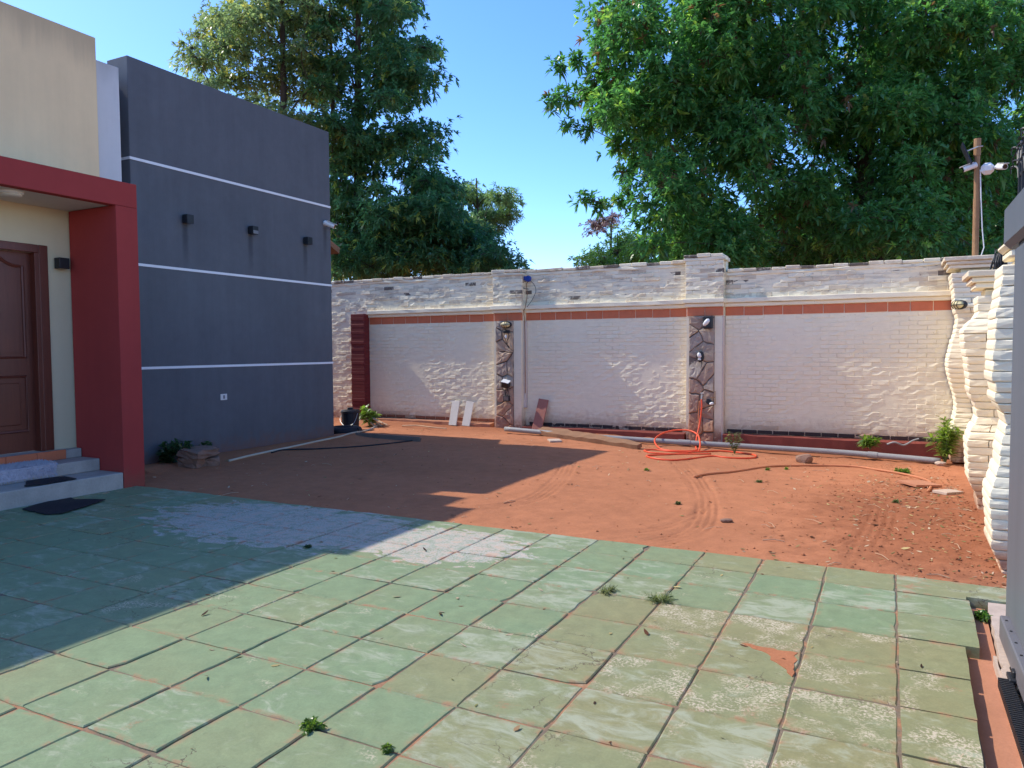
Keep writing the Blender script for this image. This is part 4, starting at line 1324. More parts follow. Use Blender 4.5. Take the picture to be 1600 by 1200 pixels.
t = thing('cable_box', 'small blue plastic box with loose cables at the top of the wall', 'cable box', (-6.20, 12.94, 2.86))
b = MB(); b.lathe([(0.05, 0.0), (0.06, 0.015), (0.06, 0.06), (0.045, 0.075)], 14, Matrix.Rotation(math.pi / 2, 4, 'X')); b.build('box_body', MT['bluepl'], t)
b = MB(); b.cbox(-0.09, -0.04, -0.06, 0.0, -0.03, 0.05, 0.008); b.build('box_arm', MT['bluepl'], t)
wires(t, [(0, -0.04, -0.04), (-0.03, -0.05, -0.12), (-0.02, -0.045, -0.3), (-0.03, -0.11, -0.55), (-0.06, -0.13, -0.62), (-0.075, -0.05, -0.8), (-0.07, -0.045, -1.3), (-0.07, -0.05, -2.2)], 0.008, 'rust', 'cable')
wires(t, [(0.03, -0.04, -0.03), (0.13, -0.05, -0.12), (0.17, -0.06, -0.25), (0.08, -0.055, -0.42), (-0.02, -0.06, -0.54)], 0.005, 'black', 'cable')
wires(t, [(-0.02, -0.04, -0.04), (-0.12, -0.06, -0.08), (-0.10, -0.06, -0.17), (0.02, -0.06, -0.2)], 0.006, 'black', 'cable')

# pole with cameras above the corner pier
t = thing('camera_pole', 'rusty pole with white security cameras above the back corner of the wall', 'camera pole', (1.06, 12.55, 2.72))
b = MB(); b.tube([(0, 0, 0), (0.0, 0, 0.9)], 0.042, 12); b.tube([(0, 0, 0.89), (-0.005, 0, 1.72)], 0.037, 12); b.build('pole', MT['rust'], t)
b = MB(); b.tube([(-0.005, 0, 1.50), (-0.005, 0, 1.74)], 0.046, 12); b.build('pole_cap', MT['rust'], t)
b = MB(); b.tube([(0.035, -0.03, 1.3), (0.05, -0.03, 0.9), (0.075, -0.03, 0.45), (0.10, -0.03, 0.2), (0.05, -0.03, 0.02)], 0.008, 6); b.build('cable', MT['whiteplastic'], t)
b = MB(); b.cbox(0.04, 0.20, -0.09, 0.05, 1.22, 1.38, 0.045); b.build('camera_housing', MT['whiteplastic'], t, False)
bullet_camera(t, (0.28, -0.12, 1.29), (0.35, -0.9, -0.22), 1.15)
bullet_camera(t, (-0.10, -0.05, 1.34), (-0.9, -0.2, -0.32), 1.1)
b = MB(); b.tube([(0.2, -0.05, 1.3), (0.33, -0.08, 1.31)], 0.02, 8); b.build('camera_arm', MT['whiteplastic'], t)
b = MB(); b.cbox(-0.01, 0.01, -0.16, 0.1, -0.16, 0.16, 0.004, Matrix.Translation((-0.14, -0.02, 1.52)) @ Matrix.Rotation(-0.38, 4, 'Y')); b.build('solar_panel', MT['barrel'], t)
b = MB(); b.tube([(-0.155, -0.12, 1.55), (0, -0.04, 1.62), (0.06, -0.03, 1.62)], 0.010, 6); b.build('panel_bracket', MT['steel'], t)

# fan of black spikes on the middle pier
t = thing('spike_fan', 'fan of black metal spikes on the middle wavy pier', 'spikes', (0.89, 8.3, 2.21))
for i in range(34):
    x0 = RND.uniform(-0.075, 0.075); y0 = RND.uniform(-0.05, 0.06)
    x1 = x0 * 0.55 + 0.01 + RND.gauss(0, 0.012); h_ = RND.uniform(0.17, 0.28) * (1 - abs(x0) * 2.2)
    b = MB(); b.tube([(x0, y0, 0), ((x0 + x1) / 2 + RND.gauss(0, 0.006), y0 - 0.012, h_ * 0.5), (x1, y0 * 0.7, h_)], [0.007, 0.006, 0.002], 5); b.build('spike', MT['black'], t)
b = MB(); b.cbox(-0.10, 0.18, -0.06, 0.07, -0.004, 0.012, 0.003); b.build('base_strip', MT['black'], t)

# ------------------------------------------------------------------ things lying about the yard
def hose(name, label, cat, pts, r, mat, n=10, on_ground=True):
    P = [(x, y, (gh(x, y) if z is None else z) + (r * 0.8 if z is None else 0)) for x, y, z in pts]
    b = MB(); b.tube(spline(P, n), r, 8)
    return tag(b.build(name, mat, None, True), label, cat)

N_ = None
hose('garden_hose', 'bright orange garden hose hanging from the tap and coiled on the soil', 'hose',
     [(-2.84, 12.665, 0.645), (-2.832, 12.64, 0.50), (-2.845, 12.57, 0.25), (-2.86, 12.42, 0.03), (-2.80, 12.1, N_), (-2.70, 11.65, N_), (-2.90, 11.40, N_), (-3.2, 11.45, N_), (-3.40, 11.80, 0.02),
      (-3.36, 12.12, 0.10), (-3.16, 12.26, 0.15), (-2.92, 12.24, 0.15), (-2.74, 12.05, 0.08), (-2.66, 11.7, N_), (-2.74, 11.25, N_), (-2.95, 10.85, N_), (-3.15, 10.55, N_), (-2.98, 10.3, N_), (-2.7, 10.27, N_),
      (-2.5, 10.7, N_), (-2.33, 11.1, N_), (-2.07, 11.08, N_), (-1.80, 11.28, N_), (-1.78, 11.58, N_), (-1.98, 11.82, N_), (-2.35, 11.85, N_), (-2.62, 11.48, N_), (-2.95, 11.25, N_), (-3.25, 11.3, N_), (-3.36, 11.1, N_),
      (-3.18, 10.9, N_), (-2.85, 11.0, N_), (-2.4, 11.35, N_)], 0.0135, MT['hoseorange'])
hose('garden_hose', 'thin second orange hose strand hanging beside the first from the tap', 'hose',
     [(-2.875, 12.67, 0.62), (-2.885, 12.65, 0.4), (-2.87, 12.60, 0.12), (-2.845, 12.5, -0.02), (-2.82, 12.35, N_), (-2.86, 12.2, N_)], 0.009, MT['hosebrown'])
hose('garden_hose', 'dusty brown hose curving across the sunny soil towards the right wall', 'hose',
     [(-2.09, 8.95, N_), (-2.0, 9.25, N_), (-1.74, 9.75, N_), (-1.45, 10.47, N_), (-1.09, 10.92, N_), (-0.7, 11.18, N_), (-0.38, 11.21, N_), (-0.14, 10.97, N_), (0.09, 10.74, N_), (0.3, 10.46, N_), (0.43, 10.16, N_),
      (0.445, 9.85, N_), (0.425, 9.55, N_), (0.39, 9.22, N_)], 0.015, MT['hosebrown'])
hose('garden_hose', 'pale cream hose lying along the foot of the slate blue wall', 'hose',
     [(-8.15, 7.35, N_), (-8.21, 7.79, N_), (-8.26, 8.2, N_), (-8.32, 8.8, N_), (-8.39, 9.47, N_), (-8.44, 10.02, N_), (-8.55, 10.49, N_), (-8.84, 11.27, N_), (-9.05, 11.8, N_), (-9.3, 12.3, N_)], 0.016, MT['hosewhite'])
hose('black_hose', 'thin black hose on the shaded soil near the blue wall', 'hose',
     [(-8.2, 8.2, N_), (-8.22, 8.5, N_), (-7.9, 8.9, N_), (-7.5, 9.45, N_), (-7.2, 10.2, N_), (-7.15, 10.6, N_)], 0.012, MT['blackrubber'])

pp = thing('plastic_pipe', 'long grey plastic pipe lying along the foot of the back wall', 'pipe', (-2.8, 12.2, -0.05))
P = [(-6.28, 12.06), (-5.5, 12.0), (-4.77, 11.95), (-3.48, 12.05), (-2.28, 12.18), (-0.77, 12.30), (0.1, 12.22), (0.66, 12.12)]
P = [(x + 2.8, y - 12.2, max(gh(x, y), gz(x, y)) + 0.052 + 0.05) for x, y in P]
Pz = np.polyfit([p[0] for p in P], [p[2] for p in P], 2)
P = [(x, y, float(np.polyval(Pz, x)) + 0.012) for x, y, z in P]
b = MB(); sp_ = spline(P, 6); b.tube(sp_, 0.043, 12); b.build('pipe_length', MT['pvc'], pp, True)
for i in (20, 33):
    b = MB(); b.tube(sp_[i:i + 2], 0.050, 12); b.build('pipe_collar', MT['pvc'], pp)

# weathered plank across the pipe
b = MB(); vs = []; nst = 16
for i in range(nst + 1):
    t_ = i / nst; w = 0.135 * (0.75 + 0.25 * math.sin(math.pi * min(1, t_ * 1.3 + 0.15))) + RND.gauss(0, 0.008)
    x = -1.15 + 2.3 * t_
    tap_ = 1 if t_ < 0.86 else (1 - (t_ - 0.86) / 0.2)
    h_ = 0.045 + RND.gauss(0, 0.005)
    vs += [(x, -w, -0.02), (x, w * tap_, -0.02), (x, w * tap_ * 0.9, h_), (x, -w * 0.9, h_ + RND.gauss(0, 0.006))]
for i in range(nst):
    for k in range(4): b.f.append((i * 4 + k, i * 4 + (k + 1) % 4, (i + 1) * 4 + (k + 1) % 4, (i + 1) * 4 + k))
b.f += [(0, 3, 2, 1), (nst * 4, nst * 4 + 1, nst * 4 + 2, nst * 4 + 3)]
b.f = [f[::-1] for f in b.f]
b.v = vs
o = b.build('old_plank', MT['wood']); o.location = (-4.55, 11.72, 0.01); o.rotation_euler = (0.25, 0.03, -0.37)
tag(o, 'long weathered brown plank lying over the grey pipe', 'plank')


def board(loc, w, h, th, lean, rz, mat, label, group=None, roll_=0.0):
    b = MB(); b.cbox(-w / 2, w / 2, -th / 2, th / 2, 0, h, 0.003)
    o = b.build('board', mat); o.location = loc; o.rotation_euler = (lean, roll_, rz)
    return tag(o, label, 'board', group)

board((-7.84, 12.76, -0.01), 0.175, 0.50, 0.025, -0.30, 0.0, MT['plankwhite'], 'white board leaning on the brick wall, left one of two', None, 0.01)
board((-7.53, 12.76, -0.01), 0.175, 0.50, 0.025, -0.30, 0.0, MT['plankwhite'], 'white board leaning on the brick wall, next to the left stone strip', None, 0.05)
board((-5.95, 12.70, -0.05), 0.20, 0.64, 0.03, -0.30, 0.03, MT['plankpink'], 'pinkish brown board leaning on the wall right of the left stone strip', None, 0.13)
o = board((-7.75, 10.42, 0.0), 0.09, 1.45, 0.03, 0, 0, MT['mortarstone'], 'flat grey board lying in the shade by the house corner')
o.rotation_euler = (math.pi / 2, 0.0, math.pi / 2 + 0.08); o.location = (-8.45, 10.48, gh(-8.0, 10.4) + 0.025); o.rotation_euler = (0, math.pi / 2, -0.08)

# pail, sticks and soil in the corner
t = thing('plastic_barrel', 'dark plastic barrel standing at the far corner of the blue wall', 'barrel', (-9.28, 11.35, gh(-9.28, 11.35)))
b = MB(); b.lathe([(0.135, 0.0), (0.16, 0.02), (0.172, 0.33), (0.182, 0.34), (0.182, 0.365), (0.165, 0.37)], 22); b.build('barrel_body', MT['barrel'], t, False)
b = MB(); b.lathe([(0.168, 0.371), (0.16, 0.385), (0.06, 0.392), (0.055, 0.43), (0.01, 0.435)], 20); b.build('lid', MT['barrel'], t)
b = MB(); b.tube(spline([(0.18, 0, 0.33), (0.2, -0.1, 0.2), (0.17, -0.17, 0.12), (0.02, -0.21, 0.1), (-0.17, -0.1, 0.2), (-0.18, 0, 0.33)], 5), 0.005, 6); b.build('handle', MT['steel'], t)
b = MB(); b.tube([(0.24 * math.cos(a), 0.24 * math.sin(a), 0.0) for a in np.linspace(0, 2 * math.pi, 25)], 0.075, 10, False)
o = b.build('tyre', MT['blackrubber'], None, True); o.location = (-9.0, 10.85, gh(-9.0, 10.85) + 0.05)
tag(o, 'dark old tyre half buried beside the barrel', 'tyre')
for i in range(5):
    b = MB(); L = RND.uniform(0.35, 0.6)
    b.cbox(0, L, -0.02, 0.02, -0.01, 0.012, 0.003)
    o = b.build('stick', MT['stick']); o.location = (-9.42 + RND.uniform(-0.06, 0.06), 11.95 + RND.uniform(-0.1, 0.1), gh(-9.3, 11.95) + 0.18 + i * 0.014)
    o.rotation_euler = (RND.uniform(0, 1), 0.42 + RND.gauss(0, 0.09), -0.2 + RND.gauss(0, 0.16))
    tag(o, 'pale wooden lath in the little pile below the red post', 'stick', 'wooden laths piled below the red post')
b = MB(); b.tube(spline([(0, 0, 0), (0.35, 0.05, 0.02), (0.75, -0.02, 0.015), (1.1, 0.03, 0.0)], 5), 0.014, 6)
o = b.build('stick', MT['stick']); o.location = (-8.6, 12.1, gh(-8.2, 12.1) + 0.03); o.rotation_euler = (0, 0, -0.12); tag(o, 'long pale stick lying on the sunlit soil before the wall', 'stick')


def rock(name, loc, s, seed, mat, label, cat='rock', flat=0.7, parent=None):
    r = random.Random(seed)
    import bmesh
    bm = bmesh.new(); bmesh.ops.create_icosphere(bm, subdivisions=2, radius=1)
    ax = Vector((r.gauss(0, 1), r.gauss(0, 1), r.gauss(0, 1)))
    planes = [(Vector((r.gauss(0, 1), r.gauss(0, 1), r.gauss(0, 1))).normalized(), r.uniform(0.55, 0.85)) for _ in range(9)]
    for v in bm.verts:
        for n, d in planes:
            k = v.co.dot(n) - d
            if k > 0: v.co -= n * k
        v.co *= 1 + r.gauss(0, 0.03)
        v.co = Vector((v.co.x * s[0], v.co.y * s[1], v.co.z * s[2]))
    me = bpy.data.meshes.new(name); bm.to_mesh(me); bm.free(); me.materials.append(mat)
    o = link(bpy.data.objects.new(name, me), parent); o.location = loc; o.rotation_euler = (0, 0, r.uniform(0, 6))
    if label: tag(o, label, cat)
    return o

rock('rock', (-1.08, 11.42, gh(-1.08, 11.42) + 0.05), (0.15, 0.1, 0.09), 3, MT['rubble'], 'brown stone lying in front of the grey pipe')
rock('rock', (-1.27, 6.70, gh(-1.27, 6.7) + 0.012), (0.075, 0.035, 0.022), 9, MT['rubble'], 'small dark flat stone in the middle of the sunny soil')
rock('rock', (0.66, 12.0, gh(0.66, 12.0) + 0.03), (0.09, 0.06, 0.05), 12, MT['palekerb'], 'pale stone at the end of the pipe by the sapling')
# broken masonry by the porch
b = MB(); b.cbox(-0.17, 0.17, -0.10, 0.10, 0, 0.10, 0.02)
def chunk(loc, size, rot, mat, label, seed):
    r = random.Random(seed)
    b = MB(); x, y, z = size
    nx_, vs, fs = 4, [], []
    import bmesh
    bm = bmesh.new(); bmesh.ops.create_cube(bm, size=1.0)
    bmesh.ops.subdivide_edges(bm, edges=bm.edges[:], cuts=3, use_grid_fill=True)
    for v in bm.verts:
        v.co = Vector((v.co.x * x, v.co.y * y, v.co.z * z)) * (1 - 0.10 * (v.co.length > 0.75)) + Vector((r.gauss(0, 0.008), r.gauss(0, 0.008), r.gauss(0, 0.006)))
    me = bpy.data.meshes.new('rubble_block'); bm.to_mesh(me); bm.free(); me.materials.append(mat)
    o = link(bpy.data.objects.new('rubble_block', me)); o.location = loc; o.rotation_euler = rot
    return tag(o, label, 'rubble block')
zg = gh(-8.1, 6.85)
chunk((-8.22, 6.82, zg + 0.06), (0.28, 0.26, 0.15), (0.05, 0.04, 0.3), MT['rubble'], 'lower rough masonry block of the rubble stack by the blue wall', 1)
chunk((-8.13, 7.02, zg + 0.05), (0.22, 0.2, 0.12), (0.1, -0.06, 0.9), MT['rubble'], 'small half-buried masonry lump beside the rubble stack', 2)
chunk((-8.20, 6.90, zg + 0.185), (0.34, 0.42, 0.11), (0.03, 0.06, 0.15), MT['rubble'], 'top flat stone of the rubble stack by the blue wall', 3)
o = board((-8.30, 6.02, -0.02), 0.10, 0.34, 0.02, -0.12, 1.25, MT['mortarstone'], 'small grey board leaning by the foot of the red porch column')
# slabs near the right-hand piers
o = board((0.46, 9.86, gh(0.6, 9.9) + 0.018), 0.30, 0.34, 0.03, 0, 0, MT['channel'], 'flat terracotta slab on the soil by the middle wavy pier'); o.rotation_euler = (math.pi / 2 - 0.05, 0.02, -0.9)
o = board((0.66, 9.30, gh(0.66, 9.4) + 0.018), 0.17, 0.26, 0.03, 0, 0, MT['palekerb'], 'small pale grey slab on the soil by the middle wavy pier'); o.rotation_euler = (math.pi / 2 - 0.03, 0.0, -0.7)
o = board((-5.05, 11.45, gh(-5.0, 11.5) + 0.012), 0.2, 0.26, 0.03, 0, 0, MT['palekerb'], 'pale flat stone slab in front of the grey pipe'); o.rotation_euler = (math.pi / 2, 0.0, 0.6)
b = MB(); b.tube(spline([(0, 0, 0.03), (0.1, -0.03, 0.07), (0.22, 0.0, 0.03), (0.34, 0.04, 0.1), (0.42, 0.05, 0.13)], 5), 0.014, 6)
o = b.build('bent_tube', MT['pvc']); o.location = (-0.02, 12.5, 0.02); tag(o, 'short bent grey tube stuck behind the pipe at the right end', 'tube')

# ------------------------------------------------------------------ leaves
def leaf_arrays(base, d, side, L, W, droop=0.35, seg=2):
    """one pointed, drooping leaf per row; returns vertices (n,k,3) and faces"""
    n = len(base)
    down = np.array([0, 0, -1.0])
    def p(t): return base + d * (L * t)[:, None] + down * (droop * L * t * t)[:, None]
    if seg == 1:
        m_ = p(np.full(n, 0.45)); s = side * (W / 2)[:, None]
        V = np.stack([base, m_ + s, p(np.ones(n)), m_ - s], 1)
        F0 = np.array([[0, 1, 2], [0, 2, 3]])
    else:
        m1 = p(np.full(n, 0.33)); m2 = p(np.full(n, 0.70)); s1 = side * (W / 2)[:, None]; s2 = side * (W * 0.36)[:, None]
        V = np.stack([base, m1 + s1, m1 - s1, m2 + s2, m2 - s2, p(np.ones(n))], 1)
        F0 = np.array([[0, 1, 2], [2, 1, 3], [2, 3, 4], [4, 3, 5]])
    k = V.shape[1]
    F = (F0[None] + (np.arange(n) * k)[:, None, None]).reshape(-1, 3)
    return V.reshape(-1, 3), F, k


def unit(a): return a / np.maximum(np.linalg.norm(a, axis=1, keepdims=True), 1e-9)


def rosettes(C_, A, nl, L, W, rng, spread=(0.5, 1.15), droop=0.35, seg=2, tints=None, jl=0.25, along=0.0):
    """leaves around each shoot tip C_ with axis A"""
    R = len(C_)
    ref = np.where(np.abs(A[:, 2:3]) < 0.9, np.array([[0, 0, 1.0]]), np.array([[1.0, 0, 0]]))
    u = unit(np.cross(A, ref)); v = np.cross(A, u)
    ph = (np.arange(nl) * 2.399)[None, :] + rng.uniform(0, 6.28, (R, 1)) + rng.normal(0, 0.25, (R, nl))
    an = rng.uniform(*spread, (R, nl))
    d = A[:, None, :] * np.cos(an)[..., None] + (u[:, None, :] * np.cos(ph)[..., None] + v[:, None, :] * np.sin(ph)[..., None]) * np.sin(an)[..., None]
    d = unit(d.reshape(-1, 3))
    base = np.repeat(C_, nl, 0)
    if along: base = base - np.repeat(A, nl, 0) * (rng.uniform(0, along, R * nl))[:, None]
    side = unit(np.cross(d, np.array([[0, 0, 1.0]]) + rng.normal(0, 0.35, d.shape)))
    n = R * nl
    Ls = L * (1 + rng.normal(0, jl, n)).clip(0.45, 1.7); Ws = W * (1 + rng.normal(0, 0.2, n)).clip(0.5, 1.6)
    V, F, k = leaf_arrays(base, d, side, Ls, Ws, droop, seg)
    T = None
    if tints is not None:
        t = np.repeat(tints, nl, 0) * (1 + rng.normal(0, 0.16, (n, 1))).clip(0.5, 1.6)
        T = np.repeat(t, k, 0)
    return V, F, T


def weed(label, loc, stems, h, spread, L, W, tint, seed, cat='weed', group=None, nl=7, lean=(0, 0), name='weed'):
    rng = np.random.default_rng(seed)
    t = thing(name, label, cat, loc, 0, group)
    mb = MB(); Cs = []; As = []
    for s in range(stems):
        a = rng.uniform(0, 6.28); r = rng.uniform(0.15, 1) * spread
        top = np.array([r * math.cos(a) + lean[0], r * math.sin(a) + lean[1], h * rng.uniform(0.55, 1.05)])
        pts = [(0, 0, -0.01), tuple(top * 0.5 + [0, 0, h * 0.1]), tuple(top)]
        sp = spline(pts, 4); mb.tube(sp, [0.004 + 0.003 * h] * (len(sp) - 1) + [0.002], 5)
        for q in range(2, len(sp)):
            Cs.append(tuple(sp[q])); dd = sp[q] - sp[q - 1]; As.append(tuple(dd.normalized()))
    mb.build('stem', MT['stem'], t)
    Cs = np.array(Cs); As = np.array(As)
    tn = np.array(tint)[None] * (1 + rng.normal(0, 0.2, (len(Cs), 1)))
    V, F, T = rosettes(Cs, As, nl, L, W, rng, (0.6, 1.4), 0.3, 2, tn)
    o = npmesh('foliage', V, F, MT['leaf'], T, parent=t); tag(o, kind='stuff')
    return t

G1 = (0.085, 0.17, 0.035); G2 = (0.13, 0.21, 0.045); G3 = (0.05, 0.10, 0.035); G4 = (0.12, 0.15, 0.06)
weed('bright green sapling growing against the corner pier', (0.72, 12.2, gh(0.72, 12.2)), 13, 0.60, 0.19, 0.14, 0.022, (0.19, 0.28, 0.06), 1, 'sapling', nl=7, name='sapling')
weed('low bright green plant behind the grey pipe', (-0.25, 12.52, -0.04), 7, 0.17, 0.13, 0.11, 0.03, G2, 2, 'plant', nl=6, name='small_plant')
weed('flat green weed beside the brown hose', (0.17, 10.78, gh(0.17, 10.78)), 10, 0.05, 0.14, 0.05, 0.016, G2, 3, 'weed', nl=6)
weed('thin grey-green weed in front of the middle stone strip', (-2.12, 11.75, gh(-2.12, 11.75)), 5, 0.3, 0.13, 0.055, 0.016, G4, 4, 'weed', nl=6)
weed('yellow-green bush under the red post in the corner', (-9.32, 12.0, gh(-9.32, 12.0)), 12, 0.36, 0.2, 0.13, 0.045, G2, 5, 'plant', nl=6, name='small_plant')
weed('dark green plant creeping along the foot of the blue wall by the porch', (-8.62, 6.72, -0.03), 9, 0.32, 0.28, 0.10, 0.04, G3, 6, 'plant', nl=5, lean=(0.02, 0.1), name='small_plant')
weed('dark green plant behind the rubble stack', (-8.58, 7.25, -0.03), 7, 0.26, 0.2, 0.09, 0.035, G3, 7, 'plant', nl=5, name='small_plant')
weed('small green weed in the tile joint, largest at the front', (-2.05, 2.235, 0.0), 14, 0.022, 0.05, 0.018, 0.010, G2, 8, 'weed', nl=7)
weed('tiny green weed in the tile joint at the bottom of the picture', (-1.68, 2.235, 0.0), 7, 0.02, 0.022, 0.016, 0.008, G2, 9, 'weed', nl=6)
weed('sparse dry grass tuft in the joints of the middle tiles', (-1.21, 4.335, 0.0), 12, 0.025, 0.10, 0.05, 0.003, (0.16, 0.19, 0.07), 10, 'grass tuft', nl=4, name='grass_tuft')
weed('small grass tuft left of the larger one in the tile joint', (-1.55, 4.34, 0.0), 9, 0.02, 0.09, 0.035, 0.004, (0.15, 0.17, 0.07), 11, 'grass tuft', nl=4, name='grass_tuft')
weed('small weed in the shaded tile joint', (-3.98, 4.33, 0.0), 4, 0.015, 0.04, 0.022, 0.007, G3, 12, 'weed', nl=5)
weed('tiny weed at the start of the drain', (0.49, 4.98, -0.055), 7, 0.04, 0.05, 0.03, 0.012, G1, 13, 'weed', nl=5)
for q, (x, y, lab) in enumerate(((-1.84, 7.24, 'tiny weed in the sunny soil nearest the green tiles'), (-1.41, 10.16, 'tiny weed in the sunny soil beside the brown hose'), (0.07, 8.31, 'tiny weed by the tyre tracks on the right'), (-1.2, 10.4, 'tiny weed inside the bend of the brown hose'), (-1.35, 9.0, 'tiny lone weed in the middle of the yard'), (-2.75, 9.2, 'tiny grey weed between shadow and tracks'))):
    weed(lab, (x, y, gh(x, y)), 4, 0.02, 0.03, 0.028, 0.010, G2 if q % 2 else G4, 30 + q, 'weed', nl=5)

# ------------------------------------------------------------------ litter: crumbs of soil, dead leaves, twigs
def scatter_litter():
    rng = np.random.default_rng(5)
    # clods
    n = 2400
    x = np.concatenate([rng.uniform(-9, 0.75, n // 2), 0.75 - np.abs(rng.normal(0, 0.9, n // 2))])
    y = np.concatenate([rng.uniform(5.58, 12.6, n // 2), rng.uniform(5.6, 11.8, n // 2)])
    s = np.abs(rng.normal(0, 0.006, n)) + 0.002
    s[:n // 2] *= 0.7
    V = []; F = []
    oc = np.array([[1, 0, 0], [0, 1, 0], [-1, 0, 0], [0, -1, 0], [0, 0, 1], [0, 0, -0.6]], float)
    of = np.array([[0, 1, 4], [1, 2, 4], [2, 3, 4], [3, 0, 4], [1, 0, 5], [2, 1, 5], [3, 2, 5], [0, 3, 5]])
    z = np.array([gh(a, b_) for a, b_ in zip(x, y)])
    P = oc[None] * s[:, None, None] * rng.uniform(0.6, 1.4, (n, 6, 1)) * np.array([1, 1, 0.7])
    P = P + np.stack([x, y, z + s * 0.2], 1)[:, None, :]
    o = npmesh('soil_clods', P.reshape(-1, 3), (of[None] + (np.arange(n) * 6)[:, None, None]).reshape(-1, 3), MT['soil'])
    tag(o, 'loose clods of red soil scattered over the yard', 'soil clods', None, 'stuff')
    # dead leaves and chips
    n = 1300
    k1 = n // 2
    x = np.concatenate([rng.uniform(-8.5, 0.7, k1), 0.72 - np.abs(rng.normal(0, 0.7, n - k1))])
    y = np.concatenate([rng.uniform(5.56, 12.4, k1), rng.uniform(5.6, 10.5, n - k1)])
    z = np.array([gh(a, b_) for a, b_ in zip(x, y)]) + 0.004
    # a few on the tiles
    nt = 90
    x = np.concatenate([x, rng.uniform(-6.5, 0.3, nt)]); y = np.concatenate([y, rng.uniform(1.9, 5.45, nt)]); z = np.concatenate([z, np.full(nt, 0.003)])
    n += nt
    a = rng.uniform(0, 6.28, n)
    d = np.stack([np.cos(a), np.sin(a), rng.normal(0, 0.12, n)], 1); sd = np.stack([-np.sin(a), np.cos(a), rng.normal(0, 0.2, n)], 1)
    L = np.abs(rng.normal(0.028, 0.014, n)) + 0.01; W = L * rng.uniform(0.2, 0.5, n)
    V, F, k = leaf_arrays(np.stack([x, y, z], 1), d, sd, L, W, -0.12, 2)
    pal = np.array([[0.35, 0.22, 0.12], [0.5, 0.4, 0.27], [0.16, 0.07, 0.04], [0.06, 0.035, 0.025], [0.42, 0.33, 0.15], [0.2, 0.2, 0.08]])
    T = np.repeat(pal[rng.integers(0, 6, n)] * rng.uniform(0.7, 1.2, (n, 1)), k, 0)
    o = npmesh('leaf_litter', V, F, MT['leafdry'], T)
    tag(o, 'dead leaves and chips scattered on the soil and tiles', 'leaf litter', None, 'stuff')
    mb = MB()
    for i in range(90):
        x = 0.7 - abs(RND.gauss(0, 0.9)) if i % 2 else RND.uniform(-8, 0.6); y = RND.uniform(5.6, 12.3); a = RND.uniform(0, 6.28); L = RND.uniform(0.05, 0.2)
        z = gh(x, y) + 0.006
        x2, y2 = x + L * math.cos(a), y + L * math.sin(a)
        if not (5.56 < y2 < 12.7 and x2 < 0.7): continue
        mb.tube([(x, y, z), ((x + x2) / 2, (y + y2) / 2 + 0.01, z + 0.01), (x2, y2, gh(x2, y2) + 0.005)], RND.uniform(0.002, 0.004), 4)
    tag(mb.build('twig_litter', MT['stick']), 'dry twigs scattered over the soil', 'twigs', None, 'stuff')
scatter_litter()

